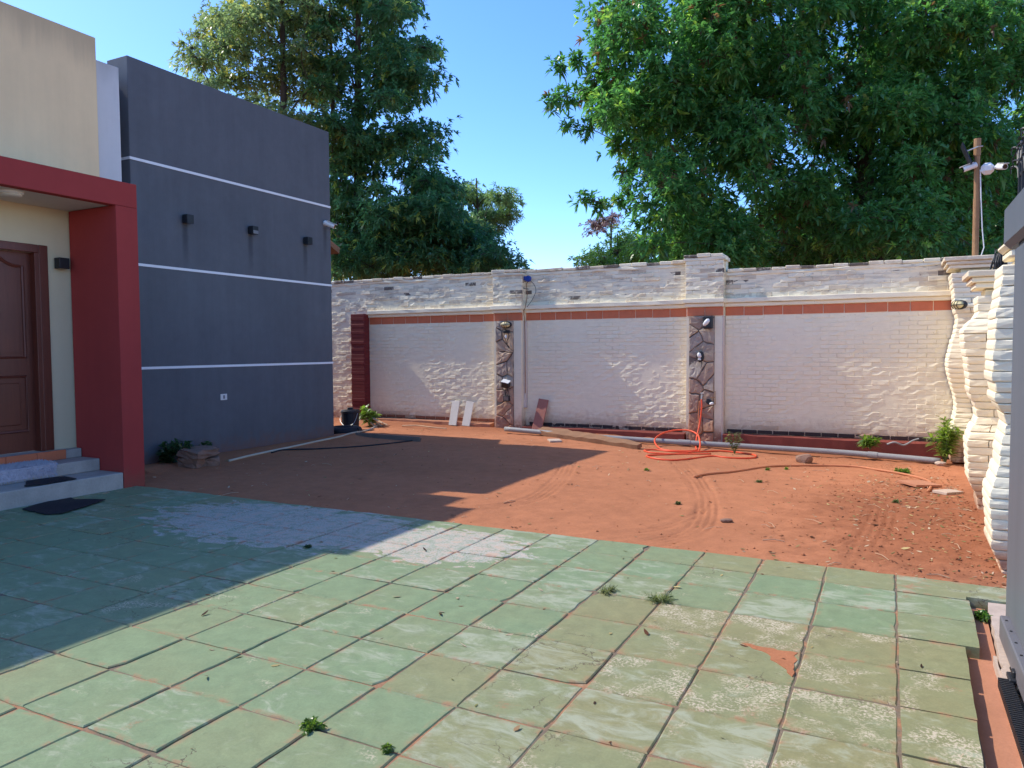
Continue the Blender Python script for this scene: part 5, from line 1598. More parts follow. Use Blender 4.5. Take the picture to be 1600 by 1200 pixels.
# ------------------------------------------------------------------ trees beyond the wall
# clump centres (x, y, z, radius) in metres
CL = {
    'R': [(-2.05,19.62,8.18,0.86),(-5.35,19.25,3.65,0.37),(-4.2,14.62,7.14,0.49),(-2.35,16.82,6.95,0.5),(-4.59,16.05,7.38,0.36),(1.81,21.47,7.12,0.47),(0.58,22.6,6.04,0.62),(1.56,19.17,5.58,0.73),(2.26,20.7,4.26,0.73),(-5.74,18.02,7.35,0.79),(-3.26,18.11,7.99,0.86),(-1.68,18.82,8.35,0.37),(-3.09,18.29,10.41,0.99),(1.12,22.5,7.67,0.5),(-5.0,19.99,7.79,0.35),(1.34,22.62,4.86,0.83),(1.45,20.8,7.33,0.63),(-1.76,17.9,7.27,0.57),(-1.52,19.56,6.46,0.65),(2.21,22.51,4.99,0.88),(-4.72,18.2,4.5,0.4),(-4.96,15.07,6.59,0.53),(0.34,18.76,7.45,0.66),(-0.61,16.24,4.08,0.36),(0.02,17.92,6.51,0.98),(1.18,18.54,6.74,0.77),(-2.84,17.09,6.44,0.76),(-3.68,16.46,4.02,0.96),(0.65,18.5,7.63,0.36),(-1.33,21.49,11.42,0.98),(-4.92,16.68,5.77,0.48),(-4.19,19.86,4.39,0.36),(-5.92,19.83,10.15,0.86),(-3.87,18.96,10.49,0.89),(3.04,23.72,9.68,0.8),(0.99,22.28,7.03,0.59),(-4.07,20.04,10.23,0.74),(1.18,19.13,4.27,0.75),(1.13,20.76,8.65,0.5),(2.46,19.56,7.32,0.86),(-4.05,15.03,4.76,0.94),(-3.96,15.17,6.86,0.77),(-0.82,18.12,7.48,0.39),(-5.69,19.74,7.11,0.7),(0.13,18.17,5.6,0.7),(-3.47,15.4,8.63,0.53),(2.64,19.86,7.95,0.56),(-3.76,18.25,7.16,0.74),(-4.09,17.43,4.78,0.91),(-6.13,18.42,7.98,0.4),(1.33,17.97,8.08,0.68),(2.89,23.74,10.22,0.44),(1.57,22.41,3.95,0.84),(0.09,19.46,10.12,0.45),(1.8,19.97,7.6,0.57),(-1.15,18.39,10.91,0.44),(-2.69,16.6,5.99,0.35),(-1.66,19.77,7.68,0.63),(0.12,18.0,4.99,0.67),(-2.1,18.19,9.67,0.71),(2.34,19.28,3.46,0.77),(0.21,18.82,4.13,0.81),(2.73,19.01,6.2,0.51),(-5.32,18.56,7.24,0.38),(0.08,18.67,5.25,0.68),(-4.86,14.94,8.12,0.94),(3.07,22.06,11.12,0.62),(-0.57,21.44,6.97,0.48),(-3.89,16.26,6.65,0.73),(-4.96,18.89,6.17,0.88),(0.96,19.41,6.56,0.53),(-5.93,17.13,7.57,0.55),(-1.9,18.97,8.77,0.35),(-2.37,17.28,7.48,0.61),(1.16,20.14,5.72,0.77),(-2.74,15.3,8.74,0.53),(-0.87,21.11,4.21,0.68),(-0.58,18.49,6.87,0.35),(-1.08,21.51,5.77,0.84),(-2.03,19.41,5.35,0.77),(-0.54,20.27,8.52,0.76),(3.14,23.3,5.19,0.85),(1.43,19.42,6.2,0.52),(0.39,19.98,4.05,0.45),(1.65,20.33,7.47,0.38),(-1.71,18.22,5.11,0.58),(0.14,20.99,8.69,0.74),(-5.68,19.38,11.13,0.52),(-1.56,16.71,4.87,0.77),(-4.26,15.44,6.32,0.86),(1.83,18.95,8.27,0.98),(0.31,16.76,3.87,0.93),(-0.6,19.04,8.9,0.85),(1.16,21.22,10.54,0.46),(-0.8,19.56,9.63,0.44),(-4.97,18.42,5.73,0.55),(-1.76,16.76,7.78,0.5),(1.57,21.0,7.89,0.49),(0.39,20.56,9.15,0.94),(-3.95,18.24,8.66,0.95),(-3.16,19.51,4.19,0.45),(1.54,17.39,3.39,0.39),(1.57,19.26,10.8,0.43),(0.16,20.62,4.42,0.6),(-0.76,19.41,6.9,0.39),(-3.15,16.24,7.57,0.92),(-2.87,19.48,6.25,0.83),(1.08,17.48,9.71,0.6),(0.5,17.7,8.19,0.87),(1.24,20.62,3.31,0.42),(-0.31,22.62,8.85,0.82),(1.74,20.7,5.61,0.93),(1.45,18.36,8.43,0.59),(-1.64,18.06,10.58,0.72),(-3.85,16.7,8.36,0.84),(-1.67,16.62,6.54,0.94),(-3.27,15.39,7.96,0.99),(-2.34,20.96,3.97,0.98),(1.27,21.77,5.87,0.59),(2.78,20.42,5.94,0.65),(0.13,22.27,7.52,0.47),(-2.41,15.54,4.81,0.41),(-1.26,16.68,8.52,0.52),(-0.41,16.82,6.41,0.4),(1.69,18.43,5.62,0.91),(-4.29,17.93,3.96,0.91),(2.43,22.06,8.42,0.7),(3.12,22.54,4.91,0.88),(1.0,20.1,7.24,0.61),(2.31,21.24,4.79,0.38),(1.68,18.61,7.15,0.54),(2.63,23.84,5.7,0.7),(-3.99,17.79,9.23,0.73),(-3.25,20.28,3.72,0.79),(2.71,23.01,3.76,0.6),(-2.15,17.66,4.61,0.84),(-2.09,18.42,8.79,0.43),(-2.94,15.2,7.17,0.46),(0.47,22.89,8.37,0.82),(-3.26,20.01,5.81,0.41),(-4.0,20.36,3.67,0.42),(-1.42,20.08,8.5,0.43),(2.09,21.71,4.98,0.41),(-2.85,16.87,5.61,0.68),(2.66,23.46,11.91,0.42),(-2.77,16.23,3.54,0.69),(-3.16,20.95,4.28,0.54),(-1.95,18.78,3.87,0.49),(0.86,20.11,8.83,0.36),(-4.3,17.11,6.96,0.84),(1.61,19.21,9.24,0.81),(-2.62,16.6,9.87,0.71),(-5.28,15.66,7.75,0.8),(-4.25,16.83,9.65,0.66),(-3.25,15.99,5.97,0.92),(0.16,16.98,6.3,0.56),(0.18,21.66,6.54,0.93),(-3.67,16.76,7.16,0.43),(0.3,20.97,7.14,0.5),(-5.74,19.15,7.47,0.62),(-3.61,17.92,6.54,0.37),(-3.47,16.51,9.96,0.85),(-0.48,20.7,10.21,0.53),(-2.01,21.58,10.1,0.58),(1.53,22.54,6.62,0.74),(-1.61,19.06,6.89,0.61),(2.43,21.16,6.26,0.39),(-1.68,17.18,9.55,0.63),(-1.34,17.68,9.07,0.69),(-1.92,16.26,7.43,0.59),(-0.24,19.82,7.08,0.9),(0.44,16.89,5.1,0.55),(0.01,22.47,11.7,0.44),(2.36,23.18,10.87,0.9),(-3.21,15.75,3.65,0.9),(-3.57,20.24,7.51,0.65),(-2.46,15.59,5.76,0.66),(-4.46,16.49,6.63,0.45),(-4.08,20.64,6.71,0.85),(1.58,21.77,8.33,0.76),(-5.37,16.81,6.13,0.57),(0.96,18.15,5.0,0.64),(-1.63,21.5,7.48,0.9),(-0.49,21.9,5.76,0.7),(2.37,19.83,5.69,0.51),(1.28,22.98,3.74,0.46),(-0.96,18.74,7.15,0.87),(2.99,22.34,5.59,0.8),(-3.22,21.05,7.34,0.81),(-3.78,17.43,7.02,0.68),(-2.73,17.79,10.13,0.6),(-4.83,16.21,4.43,0.45),(-1.23,20.64,4.54,0.75),(-3.51,17.8,9.34,0.45),(-1.5,18.62,9.94,0.92),(-0.67,21.36,12.11,0.39),(0.77,21.28,8.86,0.73),(-5.07,14.42,6.34,0.51),(-3.36,19.1,9.76,0.99),(-0.96,20.74,6.76,0.52),(-0.46,17.73,8.94,0.68),(-2.09,21.37,4.6,0.85),(-2.42,16.03,8.46,0.89),(-5.77,16.43,6.82,0.38),(2.55,22.31,11.6,0.38),(-3.13,20.99,8.88,0.74),(-5.25,17.15,7.39,0.48),(-3.86,20.54,4.39,0.85),(-6.11,19.32,11.8,0.54),(-0.39,22.09,9.24,0.66),(3.13,23.82,7.61,0.66),(-0.83,17.71,4.04,0.91),(1.19,19.63,4.81,1.0),(1.08,17.78,6.07,0.72),(-0.4,18.98,4.22,0.68),(-4.36,15.1,3.59,0.42),(-4.25,19.54,7.95,1.0),(1.61,17.56,5.68,0.39),(-1.4,19.68,6.94,0.4),(-3.88,16.12,5.09,0.49),(-4.61,18.84,8.07,0.55),(-4.25,19.55,3.81,0.44),(-2.74,19.92,9.21,0.37),(-4.31,19.79,5.62,0.38),(-1.04,21.41,6.45,0.63),(-0.95,17.91,10.13,0.48),(0.52,22.82,11.09,0.36),(-1.95,18.08,8.33,0.77),(-5.52,18.2,10.83,0.54),(2.71,20.93,7.99,0.37)],
    'Rtw': [(-6.43,15.02,7.57,0.25),(-6.26,15.69,7.9,0.3),(-6.58,14.9,6.81,0.26),(-6.42,15.34,7.05,0.32),(-5.86,15.24,6.26,0.28),(-6.29,15.03,6.33,0.2),(-5.53,15.96,6.12,0.3),(-5.17,15.54,5.29,0.25),(-5.04,15.58,4.88,0.2),(-5.77,14.64,4.62,0.22),(-5.44,14.8,4.54,0.25),(-5.09,15.1,4.66,0.28),(-5.93,15.83,7.4,0.5),(-5.67,15.93,6.83,0.5),(-5.93,16.44,8.45,0.4),(-5.88,16.51,9.18,0.5)],
    'T1': [(-13.45,20.38,8.61,0.6),(-14.95,20.57,11.51,1.1),(-14.55,19.33,5.09,0.84),(-14.04,19.61,9.4,1.05),(-13.36,19.0,5.66,1.03),(-14.27,20.43,9.82,0.85),(-15.03,19.44,13.32,1.06),(-17.34,20.02,10.13,0.65),(-15.2,18.42,5.15,0.93),(-15.26,18.3,7.34,0.53),(-12.06,18.35,6.42,0.7),(-14.54,20.53,13.47,0.69),(-17.45,20.13,11.13,0.58),(-13.43,20.15,11.09,0.59),(-14.59,18.02,9.98,0.85),(-13.66,20.88,6.37,0.65),(-12.79,17.49,8.63,0.52),(-15.14,20.67,15.07,0.64),(-15.3,17.71,12.93,0.63),(-13.19,19.06,9.85,0.89),(-16.96,20.57,5.23,0.94),(-14.48,19.92,9.78,0.53),(-13.35,18.21,8.94,0.56),(-13.48,18.32,9.43,0.85),(-15.27,20.54,10.69,0.74),(-13.48,20.77,4.36,0.51),(-13.5,21.06,6.67,0.8),(-15.03,21.8,10.87,0.98),(-16.92,19.44,9.96,0.65),(-15.64,18.77,9.64,0.74),(-13.11,21.05,4.65,0.78),(-15.84,21.38,8.41,0.88),(-11.6,17.99,5.51,1.07),(-17.01,19.49,6.25,0.62),(-15.7,18.4,8.34,0.65),(-12.63,18.74,9.63,1.08),(-12.85,20.05,6.69,0.9),(-14.86,19.44,12.59,0.52),(-12.63,17.73,11.13,0.83),(-13.54,18.63,5.17,0.89),(-15.17,21.46,10.0,0.55),(-14.85,19.3,14.74,0.6),(-15.42,21.38,13.18,1.05),(-15.46,21.33,8.7,0.7),(-15.53,20.72,12.14,0.64),(-16.02,20.85,5.57,0.8),(-15.58,19.8,8.56,0.72),(-15.94,21.57,14.87,0.71),(-12.99,18.2,4.81,1.08),(-13.95,17.66,7.64,0.69),(-15.73,19.63,13.18,0.7),(-13.18,17.47,6.09,0.59),(-14.64,22.3,12.05,0.74),(-13.44,18.88,8.08,1.0),(-17.36,19.83,12.8,0.51),(-15.03,17.41,10.89,0.59),(-16.57,19.96,4.98,0.81),(-11.76,18.57,4.97,0.8),(-14.71,17.34,13.33,0.63),(-13.96,19.2,10.45,0.98),(-15.9,19.4,13.66,0.89),(-13.65,20.89,7.09,0.79),(-16.13,19.56,6.08,0.67),(-14.47,18.83,9.15,0.82),(-15.88,19.19,10.29,0.69),(-16.94,20.2,9.06,0.63),(-14.23,21.68,8.38,0.91),(-16.1,20.77,14.15,0.68),(-15.66,20.31,13.25,0.71),(-14.93,20.02,15.26,1.05),(-17.48,20.74,13.26,1.06),(-16.77,20.3,7.8,0.85),(-15.94,21.45,11.45,0.74),(-13.17,18.58,10.63,0.63),(-12.42,17.99,5.57,1.07),(-15.48,19.14,15.43,0.58),(-16.08,18.98,12.02,0.87),(-11.83,18.28,4.2,0.83),(-14.83,19.03,7.82,1.07),(-16.04,21.19,12.62,0.86),(-14.11,21.71,6.49,0.81),(-16.54,20.47,6.73,0.74),(-13.83,17.16,12.25,0.74),(-14.34,20.55,12.76,0.53),(-15.89,18.57,10.59,0.72),(-15.03,20.59,4.54,0.89),(-14.53,17.26,8.09,0.71),(-13.49,18.51,11.89,0.95),(-16.43,20.94,6.12,0.83),(-12.7,18.82,7.21,0.93),(-14.45,19.05,5.58,0.9),(-13.14,19.81,8.21,1.08),(-16.36,19.25,8.01,0.75),(-12.58,21.14,5.13,0.9),(-14.37,19.55,15.17,0.57),(-15.06,17.97,5.62,0.55),(-14.48,21.92,11.79,0.77),(-15.14,19.31,5.88,0.94),(-14.11,19.82,12.44,0.84),(-13.77,18.3,12.85,0.92),(-16.72,19.68,13.79,0.5),(-12.89,17.29,5.29,1.03),(-14.88,19.06,8.89,0.57),(-12.73,17.6,3.99,0.59),(-14.18,16.69,4.4,0.57),(-15.38,18.54,10.37,0.89),(-12.95,18.06,10.12,0.64),(-14.97,19.65,11.19,0.95),(-14.71,18.39,8.87,0.64),(-14.48,17.41,12.93,0.68),(-13.51,18.1,11.25,0.66),(-14.38,18.14,12.07,0.81),(-16.95,20.2,13.95,0.94),(-13.55,19.95,5.03,0.68),(-14.02,19.2,12.78,0.91),(-15.41,18.35,6.23,1.0),(-16.58,20.29,14.99,0.65),(-15.06,17.39,9.33,0.63),(-16.21,20.69,15.68,0.84),(-14.29,20.08,8.03,0.71),(-12.84,19.11,6.74,0.77),(-12.97,20.5,5.54,0.58),(-12.91,21.45,6.06,0.68),(-12.15,19.46,5.58,0.76),(-13.39,20.06,5.6,0.59),(-13.42,20.21,5.36,0.76),(-11.98,19.42,6.43,0.47),(-12.83,20.78,5.38,0.6),(-12.23,20.31,5.49,0.61),(-13.06,18.47,6.84,0.51),(-13.86,21.74,6.46,0.76),(-12.97,20.91,6.19,0.51),(-11.62,19.26,4.97,0.63),(-13.18,20.96,6.75,0.77),(-13.45,21.48,5.25,0.55),(-13.43,21.31,7.0,0.69),(-14.12,20.11,6.2,0.53),(-13.22,18.5,5.93,0.62),(-13.68,19.21,5.05,0.58),(-13.4,20.84,5.97,0.62),(-12.31,19.39,5.23,0.51),(-13.74,21.08,5.47,0.75),(-12.53,18.95,5.21,0.59),(-14.26,21.14,6.9,0.51),(-11.75,20.28,5.13,0.51),(-13.55,20.81,7.09,0.64)],
    'T8': [(-4.96,23.63,4.21,0.67),(-0.55,25.22,5.24,1.1),(4.07,27.33,3.68,0.7),(3.07,26.47,4.37,1.0),(0.44,26.45,4.95,0.65),(-5.72,24.01,5.68,0.92),(-1.56,25.06,3.97,0.66),(-2.89,25.23,4.36,0.84),(-0.93,24.58,3.89,0.79),(0.3,24.56,4.38,0.66),(-5.78,21.95,4.56,0.7),(2.53,26.17,5.69,0.83),(1.28,27.4,5.1,0.8),(-0.67,25.25,4.21,0.96),(-4.87,22.74,5.49,0.81),(1.37,25.7,4.8,0.99),(3.34,26.64,5.84,1.01),(-2.56,25.36,5.61,0.79),(-2.29,23.29,3.91,0.72),(-3.04,22.8,5.0,0.6),(-2.23,23.99,4.02,1.06),(-0.07,26.51,5.57,0.72),(-5.27,22.16,4.7,0.79),(-3.63,22.58,4.15,1.08),(1.15,27.73,5.98,1.0),(-1.95,24.57,4.91,0.67),(-1.24,26.2,4.48,1.01),(1.52,25.61,5.54,0.64),(-2.92,24.05,5.49,1.07),(-1.56,25.86,5.6,0.97),(3.81,28.78,4.23,0.81),(-1.8,24.22,5.71,0.82),(0.9,25.34,5.54,0.71),(-5.17,22.39,3.93,0.99),(3.01,28.03,4.96,0.66),(-0.38,26.28,4.81,0.73),(-0.57,26.43,3.93,0.67),(2.65,27.12,5.69,0.93),(1.4,26.66,4.16,0.77),(2.51,26.51,3.66,0.69),(-5.6,22.34,5.36,0.63),(-3.04,22.9,3.73,0.8),(3.68,27.55,4.42,0.77),(0.73,27.36,4.58,1.08),(-5.69,23.07,4.77,0.94),(2.15,26.98,5.22,0.98),(4.19,29.25,6.12,0.74),(0.24,26.96,5.74,0.66),(2.02,27.83,5.68,0.62),(-4.12,24.18,5.29,0.71),(2.38,27.21,4.46,0.8),(-2.49,23.23,5.34,0.78),(3.54,26.76,3.75,0.85),(1.37,25.97,6.1,0.65),(-1.69,25.22,4.77,1.01),(-3.18,24.72,5.54,0.84),(0.33,26.8,4.22,0.65),(-0.38,25.79,4.43,0.7),(-5.77,23.28,3.91,0.86),(2.03,25.5,4.96,0.85)],
    'T1b': [(-16.07,19.05,5.42,0.74),(-14.69,19.38,8.27,0.49),(-16.31,19.52,6.89,0.64),(-15.28,19.02,4.99,0.57),(-15.11,18.35,6.55,0.45),(-14.3,18.06,4.83,0.67),(-14.73,18.23,7.75,0.61),(-15.94,18.91,6.59,0.56),(-14.69,18.98,8.01,0.75),(-14.68,18.68,5.74,0.69),(-14.87,18.0,7.13,0.67),(-14.13,17.88,5.8,0.58),(-14.57,17.65,8.0,0.8),(-15.44,19.38,6.54,0.52),(-16.4,19.44,5.51,0.5),(-14.47,18.46,6.88,0.51),(-15.43,18.64,7.36,0.45),(-14.69,17.62,6.57,0.45),(-15.62,18.75,4.26,0.45),(-14.95,18.72,4.07,0.63),(-15.59,19.97,4.67,0.45),(-15.97,19.62,5.84,0.69),(-14.84,17.7,4.76,0.52),(-15.13,18.88,7.52,0.76),(-16.1,18.9,5.08,0.57),(-14.76,17.46,5.86,0.58),(-14.04,18.6,6.94,0.42),(-15.46,20.21,6.95,0.7),(-14.26,18.21,7.29,0.69),(-15.83,19.8,5.02,0.55)],
    'T2': [(-18.56,16.27,10.19,0.78),(-15.66,16.31,13.44,0.91),(-16.38,18.64,11.19,0.53),(-17.64,18.74,15.14,0.78),(-14.83,17.29,13.45,0.57),(-17.2,16.94,11.49,0.77),(-17.6,19.03,13.95,0.77),(-17.12,17.84,10.01,0.79),(-17.58,18.22,11.35,0.64),(-15.23,16.29,8.09,0.48),(-16.83,17.22,12.07,0.62),(-17.69,16.37,9.65,0.66),(-19.92,17.13,11.68,0.51),(-15.49,17.85,13.29,0.81),(-15.0,17.46,10.72,0.52),(-18.51,18.46,14.09,0.91),(-15.12,17.0,11.42,0.61),(-15.8,17.68,12.45,0.68),(-19.42,18.42,12.29,0.54),(-16.86,18.33,8.01,0.74),(-18.19,18.59,13.21,0.47),(-18.94,17.97,11.46,0.45),(-16.34,16.66,11.41,0.63),(-17.13,19.05,12.34,0.79),(-18.03,17.19,11.87,0.84),(-17.93,16.94,9.03,0.58),(-16.17,16.05,8.5,0.68),(-16.84,18.74,9.61,0.76),(-15.2,16.92,13.78,0.5),(-16.94,18.68,11.0,0.51),(-19.76,17.38,10.13,0.67),(-17.88,16.59,11.4,0.68),(-17.03,18.7,14.11,0.87),(-16.76,17.72,10.58,0.8),(-18.4,16.48,8.87,0.92),(-16.44,16.77,12.23,0.46),(-16.78,16.34,11.2,0.65),(-17.67,17.14,9.86,0.91),(-16.0,18.07,10.23,0.85),(-16.55,19.02,12.03,0.98),(-17.06,16.55,12.58,0.84),(-19.37,17.56,11.83,0.5),(-17.09,16.31,10.42,0.77),(-17.52,15.57,8.81,0.94),(-16.88,19.95,15.24,0.66),(-15.7,17.29,8.27,0.82),(-16.18,16.89,7.83,0.86),(-18.4,18.03,12.45,0.82),(-17.83,18.07,13.83,0.8),(-17.62,18.01,10.51,0.7),(-17.08,18.71,10.75,0.65),(-20.1,17.86,12.45,0.47),(-18.52,18.26,13.5,0.64),(-18.67,17.06,11.68,0.87),(-16.31,18.33,8.7,0.53),(-17.36,19.36,7.81,0.66),(-17.82,19.01,13.19,0.72),(-15.66,15.99,8.16,0.87),(-17.67,15.2,9.79,0.73),(-16.56,19.41,14.55,0.79),(-17.8,19.09,14.71,0.78),(-15.28,16.77,10.25,0.47),(-19.5,17.6,11.51,0.67),(-18.63,17.27,10.67,0.57),(-16.71,15.8,12.66,0.51),(-17.87,15.22,10.15,0.46),(-18.59,17.84,11.93,0.48),(-16.68,15.71,10.83,0.98),(-15.65,17.6,9.41,0.5),(-17.16,19.51,10.94,0.65),(-19.03,18.05,13.69,0.71),(-16.6,17.87,11.72,0.53),(-16.07,17.12,13.68,0.91),(-15.2,17.73,8.52,0.65),(-17.22,17.59,8.29,0.55),(-17.86,18.37,9.89,0.93),(-18.27,16.74,9.79,0.51),(-16.86,19.14,10.39,0.56),(-18.18,18.14,11.45,0.49),(-17.08,15.68,10.21,0.75),(-16.93,18.43,11.68,0.78),(-17.2,16.47,13.75,0.54),(-17.73,19.63,12.43,0.96),(-16.65,18.04,12.58,0.8),(-19.22,17.56,8.97,0.61)],
    'T4': [(-14.76,24.92,7.6,0.52),(-13.41,26.22,7.27,0.57),(-15.19,26.12,5.9,0.83),(-14.09,25.6,7.39,0.49),(-14.31,26.01,6.61,0.64),(-15.85,26.22,7.19,0.47),(-15.21,27.37,7.17,0.54),(-14.69,26.01,7.43,0.57),(-14.21,24.74,5.23,0.7),(-14.68,25.16,7.32,0.51),(-15.79,27.05,8.12,0.64),(-12.76,24.32,7.13,0.67),(-13.98,23.63,6.24,0.64),(-15.57,26.32,4.96,0.67),(-14.2,23.91,4.71,0.47),(-14.36,27.33,7.13,0.8),(-13.3,23.91,5.83,0.47),(-14.55,27.08,6.51,0.72),(-14.57,26.74,6.87,0.59),(-15.92,26.84,6.59,0.49),(-14.87,26.44,5.05,0.48),(-13.7,24.29,4.97,0.84),(-14.69,25.28,6.06,0.77),(-15.54,27.06,5.51,0.73),(-13.61,26.66,6.85,0.51),(-14.75,24.5,5.57,0.59),(-15.67,27.07,6.06,0.85),(-15.08,26.61,6.82,0.58)],
    'T5': [(-12.76,20.8,4.0,0.78),(-10.65,19.74,4.45,0.59),(-12.47,17.42,4.07,0.42),(-11.26,18.45,3.61,0.57),(-12.87,19.32,3.91,0.52),(-14.31,19.92,3.88,0.68),(-11.61,19.43,3.78,0.68),(-14.8,19.68,4.69,0.68),(-12.21,20.79,4.03,0.47),(-11.55,20.85,4.37,0.57),(-12.42,20.26,3.85,0.69),(-14.82,19.02,4.1,0.42),(-13.32,19.74,4.88,0.64),(-13.21,17.55,4.53,0.73),(-12.94,18.18,4.54,0.52),(-14.49,20.84,5.26,0.6),(-12.52,20.71,4.35,0.45),(-11.42,20.36,5.03,0.53),(-13.96,18.73,4.42,0.54),(-10.51,18.54,4.04,0.5),(-11.61,19.99,4.15,0.76),(-14.36,20.29,4.99,0.48),(-11.29,19.29,4.55,0.71),(-14.67,18.13,4.19,0.46),(-13.21,21.25,4.76,0.55),(-13.63,17.94,4.26,0.7),(-14.18,16.91,3.91,0.45),(-14.7,19.05,5.01,0.54),(-11.77,21.6,4.86,0.61),(-12.83,20.54,4.43,0.56),(-14.63,19.56,4.17,0.47),(-13.01,21.53,4.94,0.4),(-15.17,17.84,3.77,0.42),(-11.02,21.53,4.21,0.63),(-11.06,19.29,3.88,0.72),(-12.53,21.61,4.87,0.72),(-13.86,20.16,4.8,0.77),(-13.05,20.51,5.02,0.5),(-10.63,20.12,4.14,0.46),(-10.05,18.79,4.28,0.47),(-16.25,19.51,4.13,0.48),(-12.09,18.41,4.13,0.56),(-15.48,19.31,4.3,0.49),(-11.39,19.87,4.67,0.61),(-15.29,19.73,4.16,0.59),(-13.86,17.14,4.04,0.7),(-14.02,19.68,4.71,0.7),(-13.31,17.27,3.9,0.51),(-16.5,19.8,4.84,0.62),(-12.24,17.89,4.36,0.51),(-13.32,18.88,3.77,0.64),(-10.76,21.11,4.18,0.41),(-13.89,18.32,3.81,0.71),(-16.12,19.94,4.72,0.68),(-14.42,19.36,4.73,0.77),(-13.64,20.99,5.03,0.52),(-12.12,21.35,5.31,0.65),(-12.91,18.26,4.06,0.51),(-11.79,20.48,4.26,0.49),(-9.78,19.04,3.74,0.66)],
    'T7': [(-7.09,22.86,3.79,0.38),(-8.01,21.68,3.84,0.54),(-7.33,22.96,4.68,0.5),(-9.08,22.96,4.49,0.38),(-7.4,23.93,4.2,0.4),(-7.81,23.59,4.16,0.59),(-7.08,22.85,4.43,0.51),(-7.6,21.54,3.78,0.31),(-6.68,22.36,4.16,0.44),(-7.24,23.43,4.92,0.59),(-8.49,23.23,4.62,0.58),(-7.2,21.61,3.93,0.55),(-6.96,22.26,4.5,0.51),(-7.78,22.58,4.56,0.32),(-7.46,22.59,4.91,0.36),(-7.18,23.84,3.97,0.36),(-7.95,23.52,5.13,0.52),(-8.29,22.54,4.31,0.49),(-8.02,23.7,4.68,0.46),(-6.74,22.3,4.72,0.34),(-8.1,21.93,3.69,0.3),(-7.84,22.49,3.89,0.41),(-6.91,21.72,4.42,0.48),(-7.8,21.22,4.09,0.55)],
    'T6': [(-9.41,25.98,6.23,0.43),(-9.4,26.85,6.28,0.45),(-9.97,28.84,6.82,0.33),(-10.14,28.26,6.51,0.54),(-10.68,28.36,6.41,0.47),(-10.09,27.72,6.2,0.31),(-9.84,26.0,6.03,0.3),(-10.01,27.09,6.22,0.54),(-10.35,27.63,6.37,0.55),(-9.68,26.32,6.13,0.43),(-9.53,27.66,6.58,0.3),(-9.62,27.44,6.57,0.42),(-9.98,26.43,6.27,0.31),(-10.85,28.34,6.18,0.37)],
}



